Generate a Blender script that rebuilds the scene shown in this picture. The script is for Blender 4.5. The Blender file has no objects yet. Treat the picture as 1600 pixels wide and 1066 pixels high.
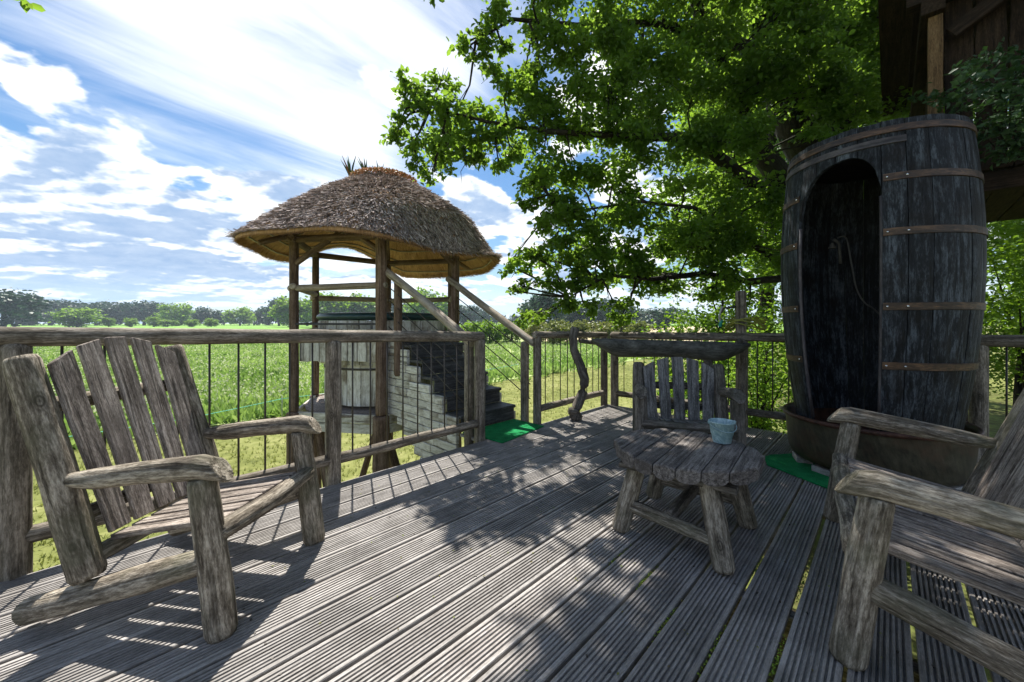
import bpy, math, random
import numpy as np
from mathutils import Vector, Matrix, noise as mnoise

random.seed(7)
SC = bpy.context.scene
COL = SC.collection
R = math.radians
# ---------------------------------------------------------------- camera, sky, sun
# Scene frame: x runs along the deck boards, y across them, z up, deck surface at z = 0, metres.
F = 610.0
TH = math.atan2(590, 610)
CT, ST = math.cos(TH), math.sin(TH)
EYE = 1.2
def at(px, py, d):
    """point of the place seen at photo pixel px,py at depth d (used once, for surveying positions)"""
    X = (px - 800) / F * d
    return Vector((X * ST + d * CT, -X * CT + d * ST, EYE - (py - 503) * d / F))
def cam_xy(X, d, z=0.0):
    return Vector((X * ST + d * CT, -X * CT + d * ST, z))

cd = bpy.data.cameras.new('camera'); cam = bpy.data.objects.new('camera', cd); COL.objects.link(cam)
cam.location = (0, 0, EYE)
cam.rotation_euler = (R(90), 0, math.atan2(ST, CT) - R(90))
cd.sensor_width = 36; cd.lens = 36 * F / 1600
cd.shift_y = -30 / 1600
cd.clip_start = 0.05; cd.clip_end = 3000
SC.camera = cam

SUN_EL = R(58)
az = R(-22)
sd = cam_xy(math.sin(az), math.cos(az)) * math.cos(SUN_EL); sd.z = math.sin(SUN_EL)   # towards the sun
sl = bpy.data.lights.new('sun', 'SUN'); sl.energy = 5.0; sl.angle = R(0.55); sl.color = (1.0, 0.955, 0.88)
so = bpy.data.objects.new('sun', sl); COL.objects.link(so)
so.rotation_euler = sd.to_track_quat('Z', 'Y').to_euler()

W = bpy.data.worlds.new('World'); SC.world = W; W.use_nodes = True
nt = W.node_tree; N = nt.nodes; L = nt.links; N.clear()
def nd(t, **kw):
    n = N.new(t)
    for k, v in kw.items(): setattr(n, k, v)
    return n
def mth(op, a, b=None, c=None, clamp=False):
    n = N.new('ShaderNodeMath'); n.operation = op; n.use_clamp = clamp
    for i, s in enumerate((a, b, c)):
        if s is None: continue
        if isinstance(s, (int, float)): n.inputs[i].default_value = s
        else: L.new(s, n.inputs[i])
    return n.outputs[0]
def smooth(x, lo, hi):
    n = N.new('ShaderNodeMapRange'); n.interpolation_type = 'SMOOTHSTEP'
    L.new(x, n.inputs[0]); n.inputs[1].default_value = lo; n.inputs[2].default_value = hi
    return n.outputs[0]
def mixc(f, a, b):
    n = N.new('ShaderNodeMix'); n.data_type = 'RGBA'
    if isinstance(f, float): n.inputs[0].default_value = f
    else: L.new(f, n.inputs[0])
    for i, s in ((6, a), (7, b)):
        if isinstance(s, tuple): n.inputs[i].default_value = (*s, 1)
        else: L.new(s, n.inputs[i])
    return n.outputs[2]
sky = nd('ShaderNodeTexSky', sky_type='NISHITA', sun_disc=False)
sky.sun_elevation = SUN_EL; sky.sun_rotation = math.atan2(sd.x, sd.y)
sky.air_density = 1.1; sky.dust_density = 0.4; sky.ozone_density = 3.0
tc = nd('ShaderNodeTexCoord'); sep = nd('ShaderNodeSeparateXYZ'); L.new(tc.outputs['Generated'], sep.inputs[0])
zz = mth('MAXIMUM', sep.outputs[2], 0.0)
inv = mth('DIVIDE', 1.0, mth('ADD', zz, 0.22))
def proj(off=(0, 0), rot=0.0, sc=(1, 1)):
    cx = nd('ShaderNodeCombineXYZ'); L.new(mth('MULTIPLY', sep.outputs[0], inv), cx.inputs[0]); L.new(mth('MULTIPLY', sep.outputs[1], inv), cx.inputs[1])
    m = nd('ShaderNodeMapping'); L.new(cx.outputs[0], m.inputs[0])
    m.inputs['Rotation'].default_value = (0, 0, rot); m.inputs['Location'].default_value = (off[0], off[1], 0)
    m.inputs['Scale'].default_value = (sc[0], sc[1], 1)
    return m.outputs[0]
def nz(vec, scale, det, rough=0.55, dist=0.0):
    n = nd('ShaderNodeTexNoise'); L.new(vec, n.inputs['Vector']); n.inputs['Scale'].default_value = scale
    n.inputs['Detail'].default_value = det; n.inputs['Roughness'].default_value = rough; n.inputs['Distortion'].default_value = dist
    return n.outputs[0]
def lobe(px, py, width):
    """soft patch of sky around a compass direction, 1 in the middle"""
    v = (at(px, py, 1.0) - Vector((0, 0, EYE))).normalized()
    dp = nd('ShaderNodeVectorMath', operation='DOT_PRODUCT'); L.new(tc.outputs['Generated'], dp.inputs[0]); dp.inputs[1].default_value = v
    nn = nd('ShaderNodeVectorMath', operation='NORMALIZE')
    return smooth(dp.outputs['Value'], math.cos(R(width)), 1.0)
# high cirrus streaks
cir_a = nz(proj(rot=R(-128), sc=(0.34, 1.5)), 2.6, 9, 0.62, 0.5)
cir_b = nz(proj(off=(3, 1)), 0.8, 4)
cir = mth('ADD', mth('MULTIPLY', cir_a, 0.6), mth('MULTIPLY', cir_b, 0.4))
glare = lobe(500, 60, 30)
blue1 = lobe(90, 190, 24); blue2 = lobe(775, 330, 20); blue3 = lobe(290, 250, 14)
cir = mth('ADD', cir, mth('MULTIPLY', glare, 0.21))
cir = mth('ADD', cir, mth('MULTIPLY', lobe(120, 30, 18), 0.10))
cir = mth('SUBTRACT', cir, mth('MULTIPLY', blue1, 0.16))
cir = mth('SUBTRACT', cir, mth('MULTIPLY', blue2, 0.22))
cirm = smooth(cir, 0.44, 0.82)
# cumulus, lower in the sky
def cum_noise(off):
    return nz(proj(off=off), 2.5, 10, 0.5, 0.12)
low = mth('SUBTRACT', 1.0, smooth(zz, 0.16, 0.50))
puff1 = lobe(300, 320, 15); puff2 = lobe(0, 310, 19); puff3 = lobe(745, 330, 6)
bias = mth('ADD', mth('MULTIPLY', low, 0.105), mth('ADD', mth('MULTIPLY', puff1, 0.21), mth('MULTIPLY', puff2, 0.24)))
bias = mth('ADD', bias, mth('MULTIPLY', puff3, 0.15))
bias = mth('SUBTRACT', bias, mth('MULTIPLY', lobe(120, 90, 24), 0.22))
bias = mth('SUBTRACT', bias, mth('MULTIPLY', lobe(190, 245, 8), 0.10))
cn = mth('ADD', cum_noise((2.3, 0.7)), bias)
cn2 = mth('ADD', cum_noise((2.3 + sd.x * 0.09, 0.7 + sd.y * 0.09)), bias)
cumm = smooth(cn, 0.565, 0.615)
thick = smooth(mth('ADD', cn, mth('MULTIPLY', mth('SUBTRACT', cn2, cn), 3.0)), 0.60, 0.84)
fine = nz(proj(off=(5, 5)), 7.0, 6, 0.6)
thick = mth('ADD', mth('MULTIPLY', thick, 0.9), mth('MULTIPLY', mth('SUBTRACT', fine, 0.5), 0.6), clamp=True)
hs = nd('ShaderNodeHueSaturation'); L.new(sky.outputs[0], hs.inputs['Color']); hs.inputs['Saturation'].default_value = 1.25; hs.inputs['Value'].default_value = 1.15
c = mixc(mth('MULTIPLY', cirm, 0.94), hs.outputs[0], (12.0, 12.3, 12.5))
cumcol = mixc(thick, (12.0, 12.2, 12.3), (3.4, 5.0, 7.6))
c = mixc(cumm, c, cumcol)
hz = mth('SUBTRACT', 1.0, smooth(zz, 0.0, 0.12))
c = mixc(mth('MULTIPLY', hz, 0.62), c, (6.6, 9.0, 11.6))
below = smooth(sep.outputs[2], -0.02, 0.0)
c = mixc(below, (1.2, 1.5, 0.8), c)
bg = nd('ShaderNodeBackground'); bg.inputs[1].default_value = 0.0555
L.new(c, bg.inputs[0]); wo = nd('ShaderNodeOutputWorld'); L.new(bg.outputs[0], wo.inputs[0])
W.cycles.sampling_method = 'MANUAL'; W.cycles.sample_map_resolution = 1024

SC.view_settings.view_transform = 'Standard'; SC.view_settings.look = 'None'
SC.view_settings.exposure = 1.0; SC.view_settings.gamma = 1.0; SC.view_settings.use_curve_mapping = False
SC.render.engine = 'CYCLES'
SC.cycles.max_bounces = 8; SC.cycles.transmission_bounces = 4; SC.cycles.transparent_max_bounces = 4

# ---------------------------------------------------------------- materials
def material(name):
    m = bpy.data.materials.new(name); m.use_nodes = True
    t = m.node_tree; t.nodes.clear()
    out = t.nodes.new('ShaderNodeOutputMaterial'); p = t.nodes.new('ShaderNodeBsdfPrincipled')
    t.links.new(p.outputs[0], out.inputs[0])
    return m, t, p, out
def ramp(t, src, stops):
    r = t.nodes.new('ShaderNodeValToRGB'); t.links.new(src, r.inputs[0])
    el = r.color_ramp.elements
    while len(el) < len(stops): el.new(0.5)
    for e, (pos, col) in zip(el, stops): e.position = pos; e.color = (*col, 1)
    return r.outputs[0]
def tnoise(t, vec, scale, det=4, rough=0.6, dist=0.0):
    n = t.nodes.new('ShaderNodeTexNoise'); t.links.new(vec, n.inputs['Vector'])
    n.inputs['Scale'].default_value = scale; n.inputs['Detail'].default_value = det
    n.inputs['Roughness'].default_value = rough; n.inputs['Distortion'].default_value = dist
    return n.outputs[0]
def tmap(t, vec, sc):
    n = t.nodes.new('ShaderNodeMapping'); t.links.new(vec, n.inputs[0]); n.inputs['Scale'].default_value = sc
    return n.outputs[0]
def tmath(t, op, a, b, clamp=False):
    n = t.nodes.new('ShaderNodeMath'); n.operation = op; n.use_clamp = clamp
    for i, s in enumerate((a, b)):
        if isinstance(s, (int, float)): n.inputs[i].default_value = s
        else: t.links.new(s, n.inputs[i])
    return n.outputs[0]
def tmix(t, f, a, b, mode='MIX'):
    n = t.nodes.new('ShaderNodeMix'); n.data_type = 'RGBA'; n.blend_type = mode
    if isinstance(f, (int, float)): n.inputs[0].default_value = f
    else: t.links.new(f, n.inputs[0])
    for i, s in ((6, a), (7, b)):
        if isinstance(s, tuple): n.inputs[i].default_value = (*s, 1)
        else: t.links.new(s, n.inputs[i])
    return n.outputs[2]
def gpos(t):
    a = t.nodes.new('ShaderNodeAttribute'); a.attribute_name = 'gp'; return a.outputs['Vector']
def tbump(t, p, h, strength, dist):
    b = t.nodes.new('ShaderNodeBump'); b.inputs['Strength'].default_value = strength; b.inputs['Distance'].default_value = dist
    t.links.new(h, b.inputs['Height']); t.links.new(b.outputs[0], p.inputs['Normal'])
def wood(name, dark, mid, light, grain=55, along=2.2, bump=0.8, dist=0.006, rough=0.85, stain=None, stain_amt=0.5, spec=0.2, varied=0.25, crack=0.5, knots=0):
    m, t, p, o = material(name)
    g = gpos(t)
    v = tmap(t, g, (1, 1, along / grain))
    n1 = tnoise(t, v, grain, 6, 0.65, 0.4)
    n2 = tnoise(t, g, 7, 4, 0.6)
    vc = tmap(t, g, (1, 1, 0.06))
    n3 = tnoise(t, vc, grain * 0.9, 3, 0.5, 0.35)
    n5 = tnoise(t, tmap(t, g, (1, 1, 0.22)), grain * 3.4, 4, 0.75, 0.2)
    f = tmath(t, 'ADD', tmath(t, 'MULTIPLY', n1, 0.44), tmath(t, 'ADD', tmath(t, 'MULTIPLY', n2, 0.18), tmath(t, 'MULTIPLY', n5, 0.38)))
    col = ramp(t, f, [(0.39, dark), (0.49, mid), (0.60, light)])
    ck = t.nodes.new('ShaderNodeMapRange'); t.links.new(n3, ck.inputs[0]); ck.inputs[1].default_value = 0.36; ck.inputs[2].default_value = 0.43
    ckf = tmath(t, 'MULTIPLY', tmath(t, 'SUBTRACT', 1.0, ck.outputs[0]), crack)
    col = tmix(t, ckf, col, tuple(c * 0.3 for c in dark))
    if knots:
        vo = t.nodes.new('ShaderNodeTexVoronoi'); t.links.new(tmap(t, g, (1, 1, 0.55)), vo.inputs['Vector']); vo.inputs['Scale'].default_value = knots
        kn = t.nodes.new('ShaderNodeMapRange'); kn.interpolation_type = 'SMOOTHSTEP'; t.links.new(vo.outputs['Distance'], kn.inputs[0]); kn.inputs[1].default_value = 0.20; kn.inputs[2].default_value = 0.06
        kf = tmath(t, 'MULTIPLY', kn.outputs[0], tmath(t, 'ADD', tmath(t, 'MULTIPLY', tmath(t, 'SINE', tmath(t, 'MULTIPLY', vo.outputs['Distance'], 110.0), 0.0), 0.25), 0.6))
        col = tmix(t, kf, col, tuple(c * 0.6 for c in dark))
    if stain:
        n4 = tnoise(t, g, 3.1, 5, 0.65)
        s = t.nodes.new('ShaderNodeMapRange'); t.links.new(n4, s.inputs[0]); s.inputs[1].default_value = 0.5; s.inputs[2].default_value = 0.66
        col = tmix(t, tmath(t, 'MULTIPLY', s.outputs[0], stain_amt), col, stain)
    oi = t.nodes.new('ShaderNodeObjectInfo')
    hs = t.nodes.new('ShaderNodeHueSaturation'); t.links.new(col, hs.inputs['Color'])
    t.links.new(tmath(t, 'ADD', tmath(t, 'MULTIPLY', oi.outputs['Random'], varied), 1 - varied / 2), hs.inputs['Value'])
    t.links.new(hs.outputs[0], p.inputs['Base Color'])
    p.inputs['Roughness'].default_value = rough; p.inputs['Specular IOR Level'].default_value = spec
    h = tmath(t, 'SUBTRACT', f, tmath(t, 'MULTIPLY', ckf, 0.5))
    tbump(t, p, h, bump, dist)
    return m
M = {}
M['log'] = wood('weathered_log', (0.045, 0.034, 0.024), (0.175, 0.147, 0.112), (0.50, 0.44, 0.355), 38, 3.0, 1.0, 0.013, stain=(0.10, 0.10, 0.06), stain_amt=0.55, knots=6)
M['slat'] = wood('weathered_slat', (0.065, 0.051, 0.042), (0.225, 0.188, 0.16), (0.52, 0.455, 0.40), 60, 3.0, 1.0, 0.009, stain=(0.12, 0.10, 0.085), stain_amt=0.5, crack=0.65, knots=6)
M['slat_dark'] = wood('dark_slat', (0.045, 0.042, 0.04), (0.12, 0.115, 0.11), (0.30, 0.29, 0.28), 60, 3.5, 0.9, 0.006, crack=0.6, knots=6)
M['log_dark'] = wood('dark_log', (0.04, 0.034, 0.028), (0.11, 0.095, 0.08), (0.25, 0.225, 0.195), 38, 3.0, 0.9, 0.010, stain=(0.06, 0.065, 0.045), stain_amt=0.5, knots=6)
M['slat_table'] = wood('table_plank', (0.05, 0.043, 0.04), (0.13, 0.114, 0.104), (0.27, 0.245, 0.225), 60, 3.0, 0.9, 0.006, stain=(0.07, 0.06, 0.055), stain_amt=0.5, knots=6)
M['rail'] = wood('railing_log', (0.045, 0.036, 0.026), (0.16, 0.135, 0.105), (0.40, 0.35, 0.29), 40, 2.5, 0.7, 0.006, stain=(0.10, 0.09, 0.07), stain_amt=0.5, knots=6)
M['deck'] = wood('deck_board_wood', (0.125, 0.112, 0.10), (0.235, 0.217, 0.20), (0.375, 0.352, 0.33), 70, 2.0, 0.6, 0.002, rough=0.6, stain=(0.105, 0.094, 0.084), stain_amt=0.5, spec=0.35, varied=0.34, crack=0.3)
M['hut_post'] = wood('treated_post', (0.06, 0.038, 0.025), (0.14, 0.093, 0.065), (0.26, 0.19, 0.145), 40, 2.0, 0.5, 0.005)
M['hut_rail'] = wood('pale_rail', (0.17, 0.14, 0.10), (0.33, 0.28, 0.22), (0.48, 0.43, 0.36), 40, 2.5, 0.5, 0.005, stain=(0.16, 0.12, 0.08), stain_amt=0.5)
M['white'] = wood('flaking_white_boards', (0.30, 0.27, 0.21), (0.58, 0.56, 0.50), (0.74, 0.73, 0.69), 25, 4.0, 0.5, 0.004, stain=(0.17, 0.13, 0.085), stain_amt=0.85, crack=0.7)
M['step'] = wood('dark_step', (0.02, 0.02, 0.022), (0.05, 0.05, 0.054), (0.12, 0.12, 0.125), 45, 3.0, 0.5, 0.003, rough=0.6)
M['stave'] = wood('barrel_stave_wood', (0.006, 0.006, 0.007), (0.015, 0.018, 0.023), (0.095, 0.11, 0.13), 34, 3.2, 0.8, 0.005, rough=0.6, stain=(0.012, 0.009, 0.008), stain_amt=0.75, varied=1.0, crack=0.6)  # weathered bluish grey; light tone raised and varied to imitate skylight
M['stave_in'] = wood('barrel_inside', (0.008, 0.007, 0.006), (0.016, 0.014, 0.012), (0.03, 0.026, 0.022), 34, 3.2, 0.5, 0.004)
M['hoop'] = wood('rusty_hoop', (0.015, 0.008, 0.005), (0.05, 0.026, 0.014), (0.15, 0.08, 0.04), 30, 6, 0.4, 0.002, rough=0.55, spec=0.5)
M['hoop_grey'] = wood('grey_strap', (0.022, 0.018, 0.02), (0.05, 0.042, 0.045), (0.10, 0.088, 0.09), 30, 6, 0.4, 0.002, rough=0.6, spec=0.4)
M['tub'] = wood('old_tub', (0.022, 0.018, 0.010), (0.05, 0.043, 0.025), (0.085, 0.074, 0.046), 12, 9, 0.3, 0.004, rough=0.5, stain=(0.09, 0.045, 0.025), stain_amt=0.6, spec=0.4, crack=0.1)
M['rim'] = wood('tub_rim', (0.03, 0.015, 0.010), (0.07, 0.032, 0.022), (0.13, 0.065, 0.045), 20, 8, 0.4, 0.002, rough=0.5)
M['trough'] = wood('stone_grey_trough', (0.035, 0.035, 0.030), (0.085, 0.085, 0.075), (0.16, 0.16, 0.145), 20, 5, 0.7, 0.006, rough=0.8, crack=0.2)
M['cabin'] = wood('cabin_boards', (0.008, 0.005, 0.003), (0.022, 0.013, 0.008), (0.05, 0.032, 0.02), 40, 3, 0.7, 0.006)
M['cabin_post'] = wood('cabin_post', (0.05, 0.028, 0.014), (0.12, 0.07, 0.035), (0.20, 0.13, 0.07), 40, 3, 0.5, 0.005)
M['stone'] = wood('pale_slab', (0.16, 0.155, 0.14), (0.28, 0.27, 0.25), (0.42, 0.41, 0.39), 30, 20, 0.6, 0.004, crack=0.1)
M['bark'] = wood('tree_bark', (0.010, 0.008, 0.006), (0.024, 0.020, 0.014), (0.052, 0.045, 0.033), 22, 4, 1.0, 0.03, stain=(0.035, 0.05, 0.02), stain_amt=0.6)
M['cover'] = wood('dark_cover', (0.008, 0.028, 0.03), (0.014, 0.05, 0.052), (0.03, 0.085, 0.085), 12, 9, 0.2, 0.003, rough=0.4, spec=0.5, crack=0.0)
M['zinc'] = wood('pale_blue_zinc', (0.12, 0.21, 0.245), (0.23, 0.36, 0.40), (0.46, 0.58, 0.60), 45, 30, 0.3, 0.002, rough=0.5, spec=0.5, stain=(0.14, 0.22, 0.22), stain_amt=0.8, crack=0.15)
M['hose'] = wood('green_hose', (0.16, 0.17, 0.02), (0.26, 0.27, 0.035), (0.36, 0.36, 0.07), 20, 3, 0.1, 0.001, rough=0.4, spec=0.5, crack=0.0)
def plain(name, col, rough=0.5, metal=0.0, spec=0.5):
    m, t, p, o = material(name)
    tc_ = t.nodes.new('ShaderNodeTexCoord')
    n = tnoise(t, tc_.outputs['Object'], 40, 4, 0.6)
    c = ramp(t, n, [(0.3, tuple(x * 0.75 for x in col)), (0.7, tuple(min(1, x * 1.2) for x in col))])
    t.links.new(c, p.inputs['Base Color']); p.inputs['Roughness'].default_value = rough
    p.inputs['Metallic'].default_value = metal; p.inputs['Specular IOR Level'].default_value = spec
    return m
M['bar'] = plain('bar_steel', (0.05, 0.042, 0.036), 0.5, 0.2)
M['chrome'] = plain('chrome', (0.7, 0.7, 0.7), 0.2, 1.0)
M['shaded_tube'] = plain('shaded_tube', (0.10, 0.095, 0.085), 0.5)  # tube colour darkened to stand in for shade inside the barrel
M['pale_tube'] = plain('pale_tube', (0.42, 0.42, 0.40), 0.4)
M['teal'] = plain('teal_plastic', (0.01, 0.30, 0.24), 0.4)
M['rope'] = plain('fence_rope', (0.10, 0.55, 0.38), 0.6)
# artificial grass
m, t, p, o = material('green_mat_pile'); tcn = t.nodes.new('ShaderNodeTexCoord')
n = tnoise(t, tcn.outputs['Object'], 260, 3, 0.7); n2 = tnoise(t, tcn.outputs['Object'], 14, 4, 0.6)
f = tmath(t, 'ADD', tmath(t, 'MULTIPLY', n, 0.6), tmath(t, 'MULTIPLY', n2, 0.4))
t.links.new(ramp(t, f, [(0.35, (0.004, 0.10, 0.03)), (0.52, (0.012, 0.23, 0.07)), (0.7, (0.03, 0.36, 0.12))]), p.inputs['Base Color'])
p.inputs['Roughness'].default_value = 0.9; p.inputs['Specular IOR Level'].default_value = 0.1; tbump(t, p, n, 1.0, 0.006); M['mat'] = m

def leafmat(name, dark, mid, light, trans, tw=0.5, spec=0.3):
    m, t, p, o = material(name)
    a = t.nodes.new('ShaderNodeAttribute'); a.attribute_name = 'lv'
    col = ramp(t, a.outputs['Fac'], [(0.0, dark), (0.55, mid), (1.0, light)])
    t.links.new(col, p.inputs['Base Color']); p.inputs['Roughness'].default_value = 0.5; p.inputs['Specular IOR Level'].default_value = spec
    tr = t.nodes.new('ShaderNodeBsdfTranslucent')
    col2 = tmix(t, 0.5, col, trans, 'MIX'); t.links.new(col2, tr.inputs[0])
    ms = t.nodes.new('ShaderNodeMixShader'); ms.inputs[0].default_value = tw
    t.links.new(p.outputs[0], ms.inputs[1]); t.links.new(tr.outputs[0], ms.inputs[2]); t.links.new(ms.outputs[0], o.inputs[0])
    return m
M['leaf'] = leafmat('oak_leaf', (0.02, 0.05, 0.008), (0.055, 0.125, 0.013), (0.12, 0.22, 0.02), (0.42, 0.66, 0.06), 0.54)
M['leaf_light'] = leafmat('lime_leaf', (0.03, 0.075, 0.008), (0.08, 0.17, 0.015), (0.16, 0.28, 0.03), (0.36, 0.58, 0.03), 0.5)
M['leaf_far'] = leafmat('far_leaf', (0.010, 0.032, 0.020), (0.022, 0.062, 0.034), (0.045, 0.105, 0.045), (0.05, 0.12, 0.05), 0.2)
M['leaf_hedge'] = leafmat('hedge_leaf', (0.06, 0.09, 0.012), (0.14, 0.17, 0.025), (0.26, 0.25, 0.04), (0.3, 0.34, 0.05), 0.3)
M['ivy'] = leafmat('ivy_leaf', (0.008, 0.024, 0.008), (0.024, 0.06, 0.022), (0.07, 0.13, 0.06), (0.08, 0.18, 0.03), 0.25)
M['crop'] = leafmat('crop_leaf', (0.08, 0.17, 0.025), (0.22, 0.33, 0.075), (0.42, 0.50, 0.19), (0.3, 0.5, 0.08), 0.35)
M['flower'] = leafmat('crop_flower', (0.40, 0.46, 0.20), (0.54, 0.58, 0.34), (0.68, 0.70, 0.52), (0.7, 0.7, 0.5), 0.3)
M['blade'] = leafmat('grass_blade', (0.08, 0.105, 0.03), (0.17, 0.195, 0.055), (0.30, 0.31, 0.12), (0.4, 0.44, 0.06), 0.3)
M['straw_top'] = leafmat('weathered_thatch', (0.12, 0.095, 0.085), (0.42, 0.35, 0.32), (0.78, 0.69, 0.65), (0.3, 0.25, 0.2), 0.08, 0.0)
M['straw'] = leafmat('golden_straw', (0.20, 0.105, 0.05), (0.50, 0.29, 0.15), (0.74, 0.49, 0.29), (0.4, 0.28, 0.12), 0.15, 0.0)
M['sedum'] = leafmat('sedum', (0.10, 0.16, 0.04), (0.42, 0.16, 0.07), (0.60, 0.40, 0.26), (0.4, 0.2, 0.1), 0.2)
M['aloe'] = leafmat('spiky_leaf', (0.02, 0.06, 0.02), (0.06, 0.12, 0.03), (0.30, 0.12, 0.06), (0.15, 0.2, 0.04), 0.2)
M['litter'] = leafmat('fallen_leaf', (0.16, 0.09, 0.04), (0.22, 0.34, 0.03), (0.42, 0.60, 0.08), (0.4, 0.6, 0.05), 0.3)

# ground
def ground_mat(name, cols, s1, s2, bump=0.4):
    m, t, p, o = material(name); g = t.nodes.new('ShaderNodeNewGeometry')
    a = tnoise(t, g.outputs['Position'], s1, 8, 0.65); b = tnoise(t, g.outputs['Position'], s2, 4, 0.6)
    f = tmath(t, 'ADD', tmath(t, 'MULTIPLY', a, 0.6), tmath(t, 'MULTIPLY', b, 0.4))
    t.links.new(ramp(t, f, [(0.36, cols[0]), (0.5, cols[1]), (0.64, cols[2])]), p.inputs['Base Color'])
    p.inputs['Roughness'].default_value = 0.95; p.inputs['Specular IOR Level'].default_value = 0.05
    tbump(t, p, a, bump, 0.05)
    return m
M['lawn'] = ground_mat('mown_grass', ((0.085, 0.10, 0.030), (0.165, 0.18, 0.055), (0.27, 0.27, 0.11)), 3.0, 0.35)
M['field'] = ground_mat('crop_field_green', ((0.20, 0.28, 0.08), (0.32, 0.40, 0.15), (0.46, 0.50, 0.25)), 1.6, 0.12)
M['field_far'] = ground_mat('bright_meadow', ((0.12, 0.25, 0.05), (0.19, 0.34, 0.07), (0.27, 0.40, 0.11)), 0.2, 0.03)
M['soil'] = ground_mat('shaded_soil', ((0.02, 0.016, 0.010), (0.035, 0.03, 0.016), (0.06, 0.055, 0.025)), 5, 0.8)  # tone lowered, the deck's shade is put into the soil colour
M['stubble'] = ground_mat('tan_stubble', ((0.42, 0.33, 0.20), (0.52, 0.42, 0.27), (0.62, 0.52, 0.36)), 0.3, 0.05)
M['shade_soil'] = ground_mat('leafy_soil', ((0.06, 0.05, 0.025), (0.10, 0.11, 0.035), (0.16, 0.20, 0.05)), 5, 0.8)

# ---------------------------------------------------------------- mesh helpers
RND = random.Random(11)
class MB:
    def __init__(s): s.v = []; s.f = []; s.g = []; s.sm = []
    def add(s, verts, faces, gp, smooth=False):
        o = len(s.v); s.v += verts; s.g += gp
        s.f += [tuple(i + o for i in f) for f in faces]; s.sm += [smooth] * len(faces) if isinstance(smooth, bool) else smooth
    def mesh(s, name, mat, off=(0, 0, 0)):
        me = bpy.data.meshes.new(name); off = Vector(off)
        me.from_pydata([Vector(v) - off for v in s.v], [], s.f)
        at_ = me.attributes.new('gp', 'FLOAT_VECTOR', 'POINT')
        k = (RND.random() * 40, RND.random() * 40, RND.random() * 40)
        at_.data.foreach_set('vector', np.array([[g[0] + k[0], g[1] + k[1], g[2] + k[2]] for g in s.g], dtype=np.float32).ravel())
        me.polygons.foreach_set('use_smooth', s.sm)
        me.materials.append(mat); me.update(); return me
    def build(s, name, mat, parent=None):
        off = parent_off(parent)
        o = bpy.data.objects.new(name, s.mesh(name, mat, off)); COL.objects.link(o)
        if parent is not None: o.parent = parent
        return o
def parent_off(p):
    off = Vector((0, 0, 0))
    while p is not None: off += p.location; p = p.parent
    return off
def tag(o, label=None, cat=None, group=None, kind=None):
    if label: o['label'] = label
    if cat: o['category'] = cat
    if group: o['group'] = group
    if kind: o['kind'] = kind
    return o
def empty(name, loc=(0, 0, 0), label=None, cat=None, group=None, kind=None):
    o = bpy.data.objects.new(name, None); COL.objects.link(o); o.location = loc; o.empty_display_size = 0.1
    return tag(o, label, cat, group, kind)
def frame(axis, up=(0, 0, 1)):
    a = Vector(axis).normalized(); u = Vector(up)
    if abs(a.dot(u)) > 0.97: u = Vector((1, 0, 0)) if abs(a.x) < 0.9 else Vector((0, 1, 0))
    x = u.cross(a).normalized(); y = a.cross(x).normalized()
    return x, y, a       # x sideways, y up-ish
def log(mb, pts, r, n=14, seed=0, rough=0.05, step=0.07, cap=0.75, slant0=0.0, slant1=0.0, flat_caps=True, knots=True):
    """round timber along a path of points; r is one radius or one per point"""
    pts = [Vector(p) for p in pts]; rs = r if isinstance(r, (list, tuple)) else [r] * len(pts)
    P = []; RR = []; S = [0.0]
    for i in range(len(pts) - 1):
        ln = (pts[i + 1] - pts[i]).length; k = max(1, int(ln / step))
        for j in range(k): P.append(pts[i].lerp(pts[i + 1], j / k)); RR.append(rs[i] + (rs[i + 1] - rs[i]) * j / k)
    P.append(pts[-1]); RR.append(rs[-1])
    for i in range(1, len(P)): S.append(S[-1] + (P[i] - P[i - 1]).length)
    sd_ = seed * 7.31; verts = []; gp = []; faces = []
    up = (0.03, 0.05, 1)
    rings = []
    for i, c_ in enumerate(P):
        d_ = (P[min(i + 1, len(P) - 1)] - P[max(i - 1, 0)]).normalized()
        rings.append((c_, d_, RR[i], S[i], 1.0))
    if cap:
        c0, d0, r0, s0, _ = rings[0]; c1, d1, r1, s1, _ = rings[-1]
        rings[0] = (c0, d0, r0 * cap, s0, cap); rings[-1] = (c1, d1, r1 * cap, s1, cap)
        e = min(0.02, r0 * 0.35)
        rings.insert(1, (c0 + d0 * e, d0, r0, s0 + e, 1)); rings.insert(-1, (c1 - d1 * e, d1, r1, s1 - e, 1))
    T = S[-1]
    for k, (c_, d_, rr, s_, q) in enumerate(rings):
        x, y, a = frame(d_, up)
        for j in range(n):
            th = 2 * math.pi * j / n
            nv = mnoise.noise(Vector((math.cos(th) * 1.1 + sd_, math.sin(th) * 1.1, s_ * 3.2 + sd_)))
            nv2 = mnoise.noise(Vector((math.cos(th) * 2.6 + sd_, math.sin(th) * 2.6 + 5, s_ * 9 + sd_)))
            w = rr * (1 + rough * 1.6 * nv + rough * nv2)
            sh = 0.0
            if slant0 and k < 2: sh = slant0 * math.sin(th)
            if slant1 and k >= len(rings) - 2: sh = -slant1 * math.sin(th)
            verts.append(c_ + x * (w * math.cos(th)) + y * (w * math.sin(th)) + a * sh)
            gp.append((rr * math.cos(th), rr * math.sin(th), s_ + sh))
    m_ = len(rings)
    for i in range(m_ - 1):
        for j in range(n):
            faces.append((i * n + j, i * n + (j + 1) % n, (i + 1) * n + (j + 1) % n, (i + 1) * n + j))
    sm = [True] * len(faces)
    faces.append(tuple(reversed(range(n)))); faces.append(tuple((m_ - 1) * n + j for j in range(n))); sm += [False, False]
    mb.add(verts, faces, gp, sm)
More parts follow.
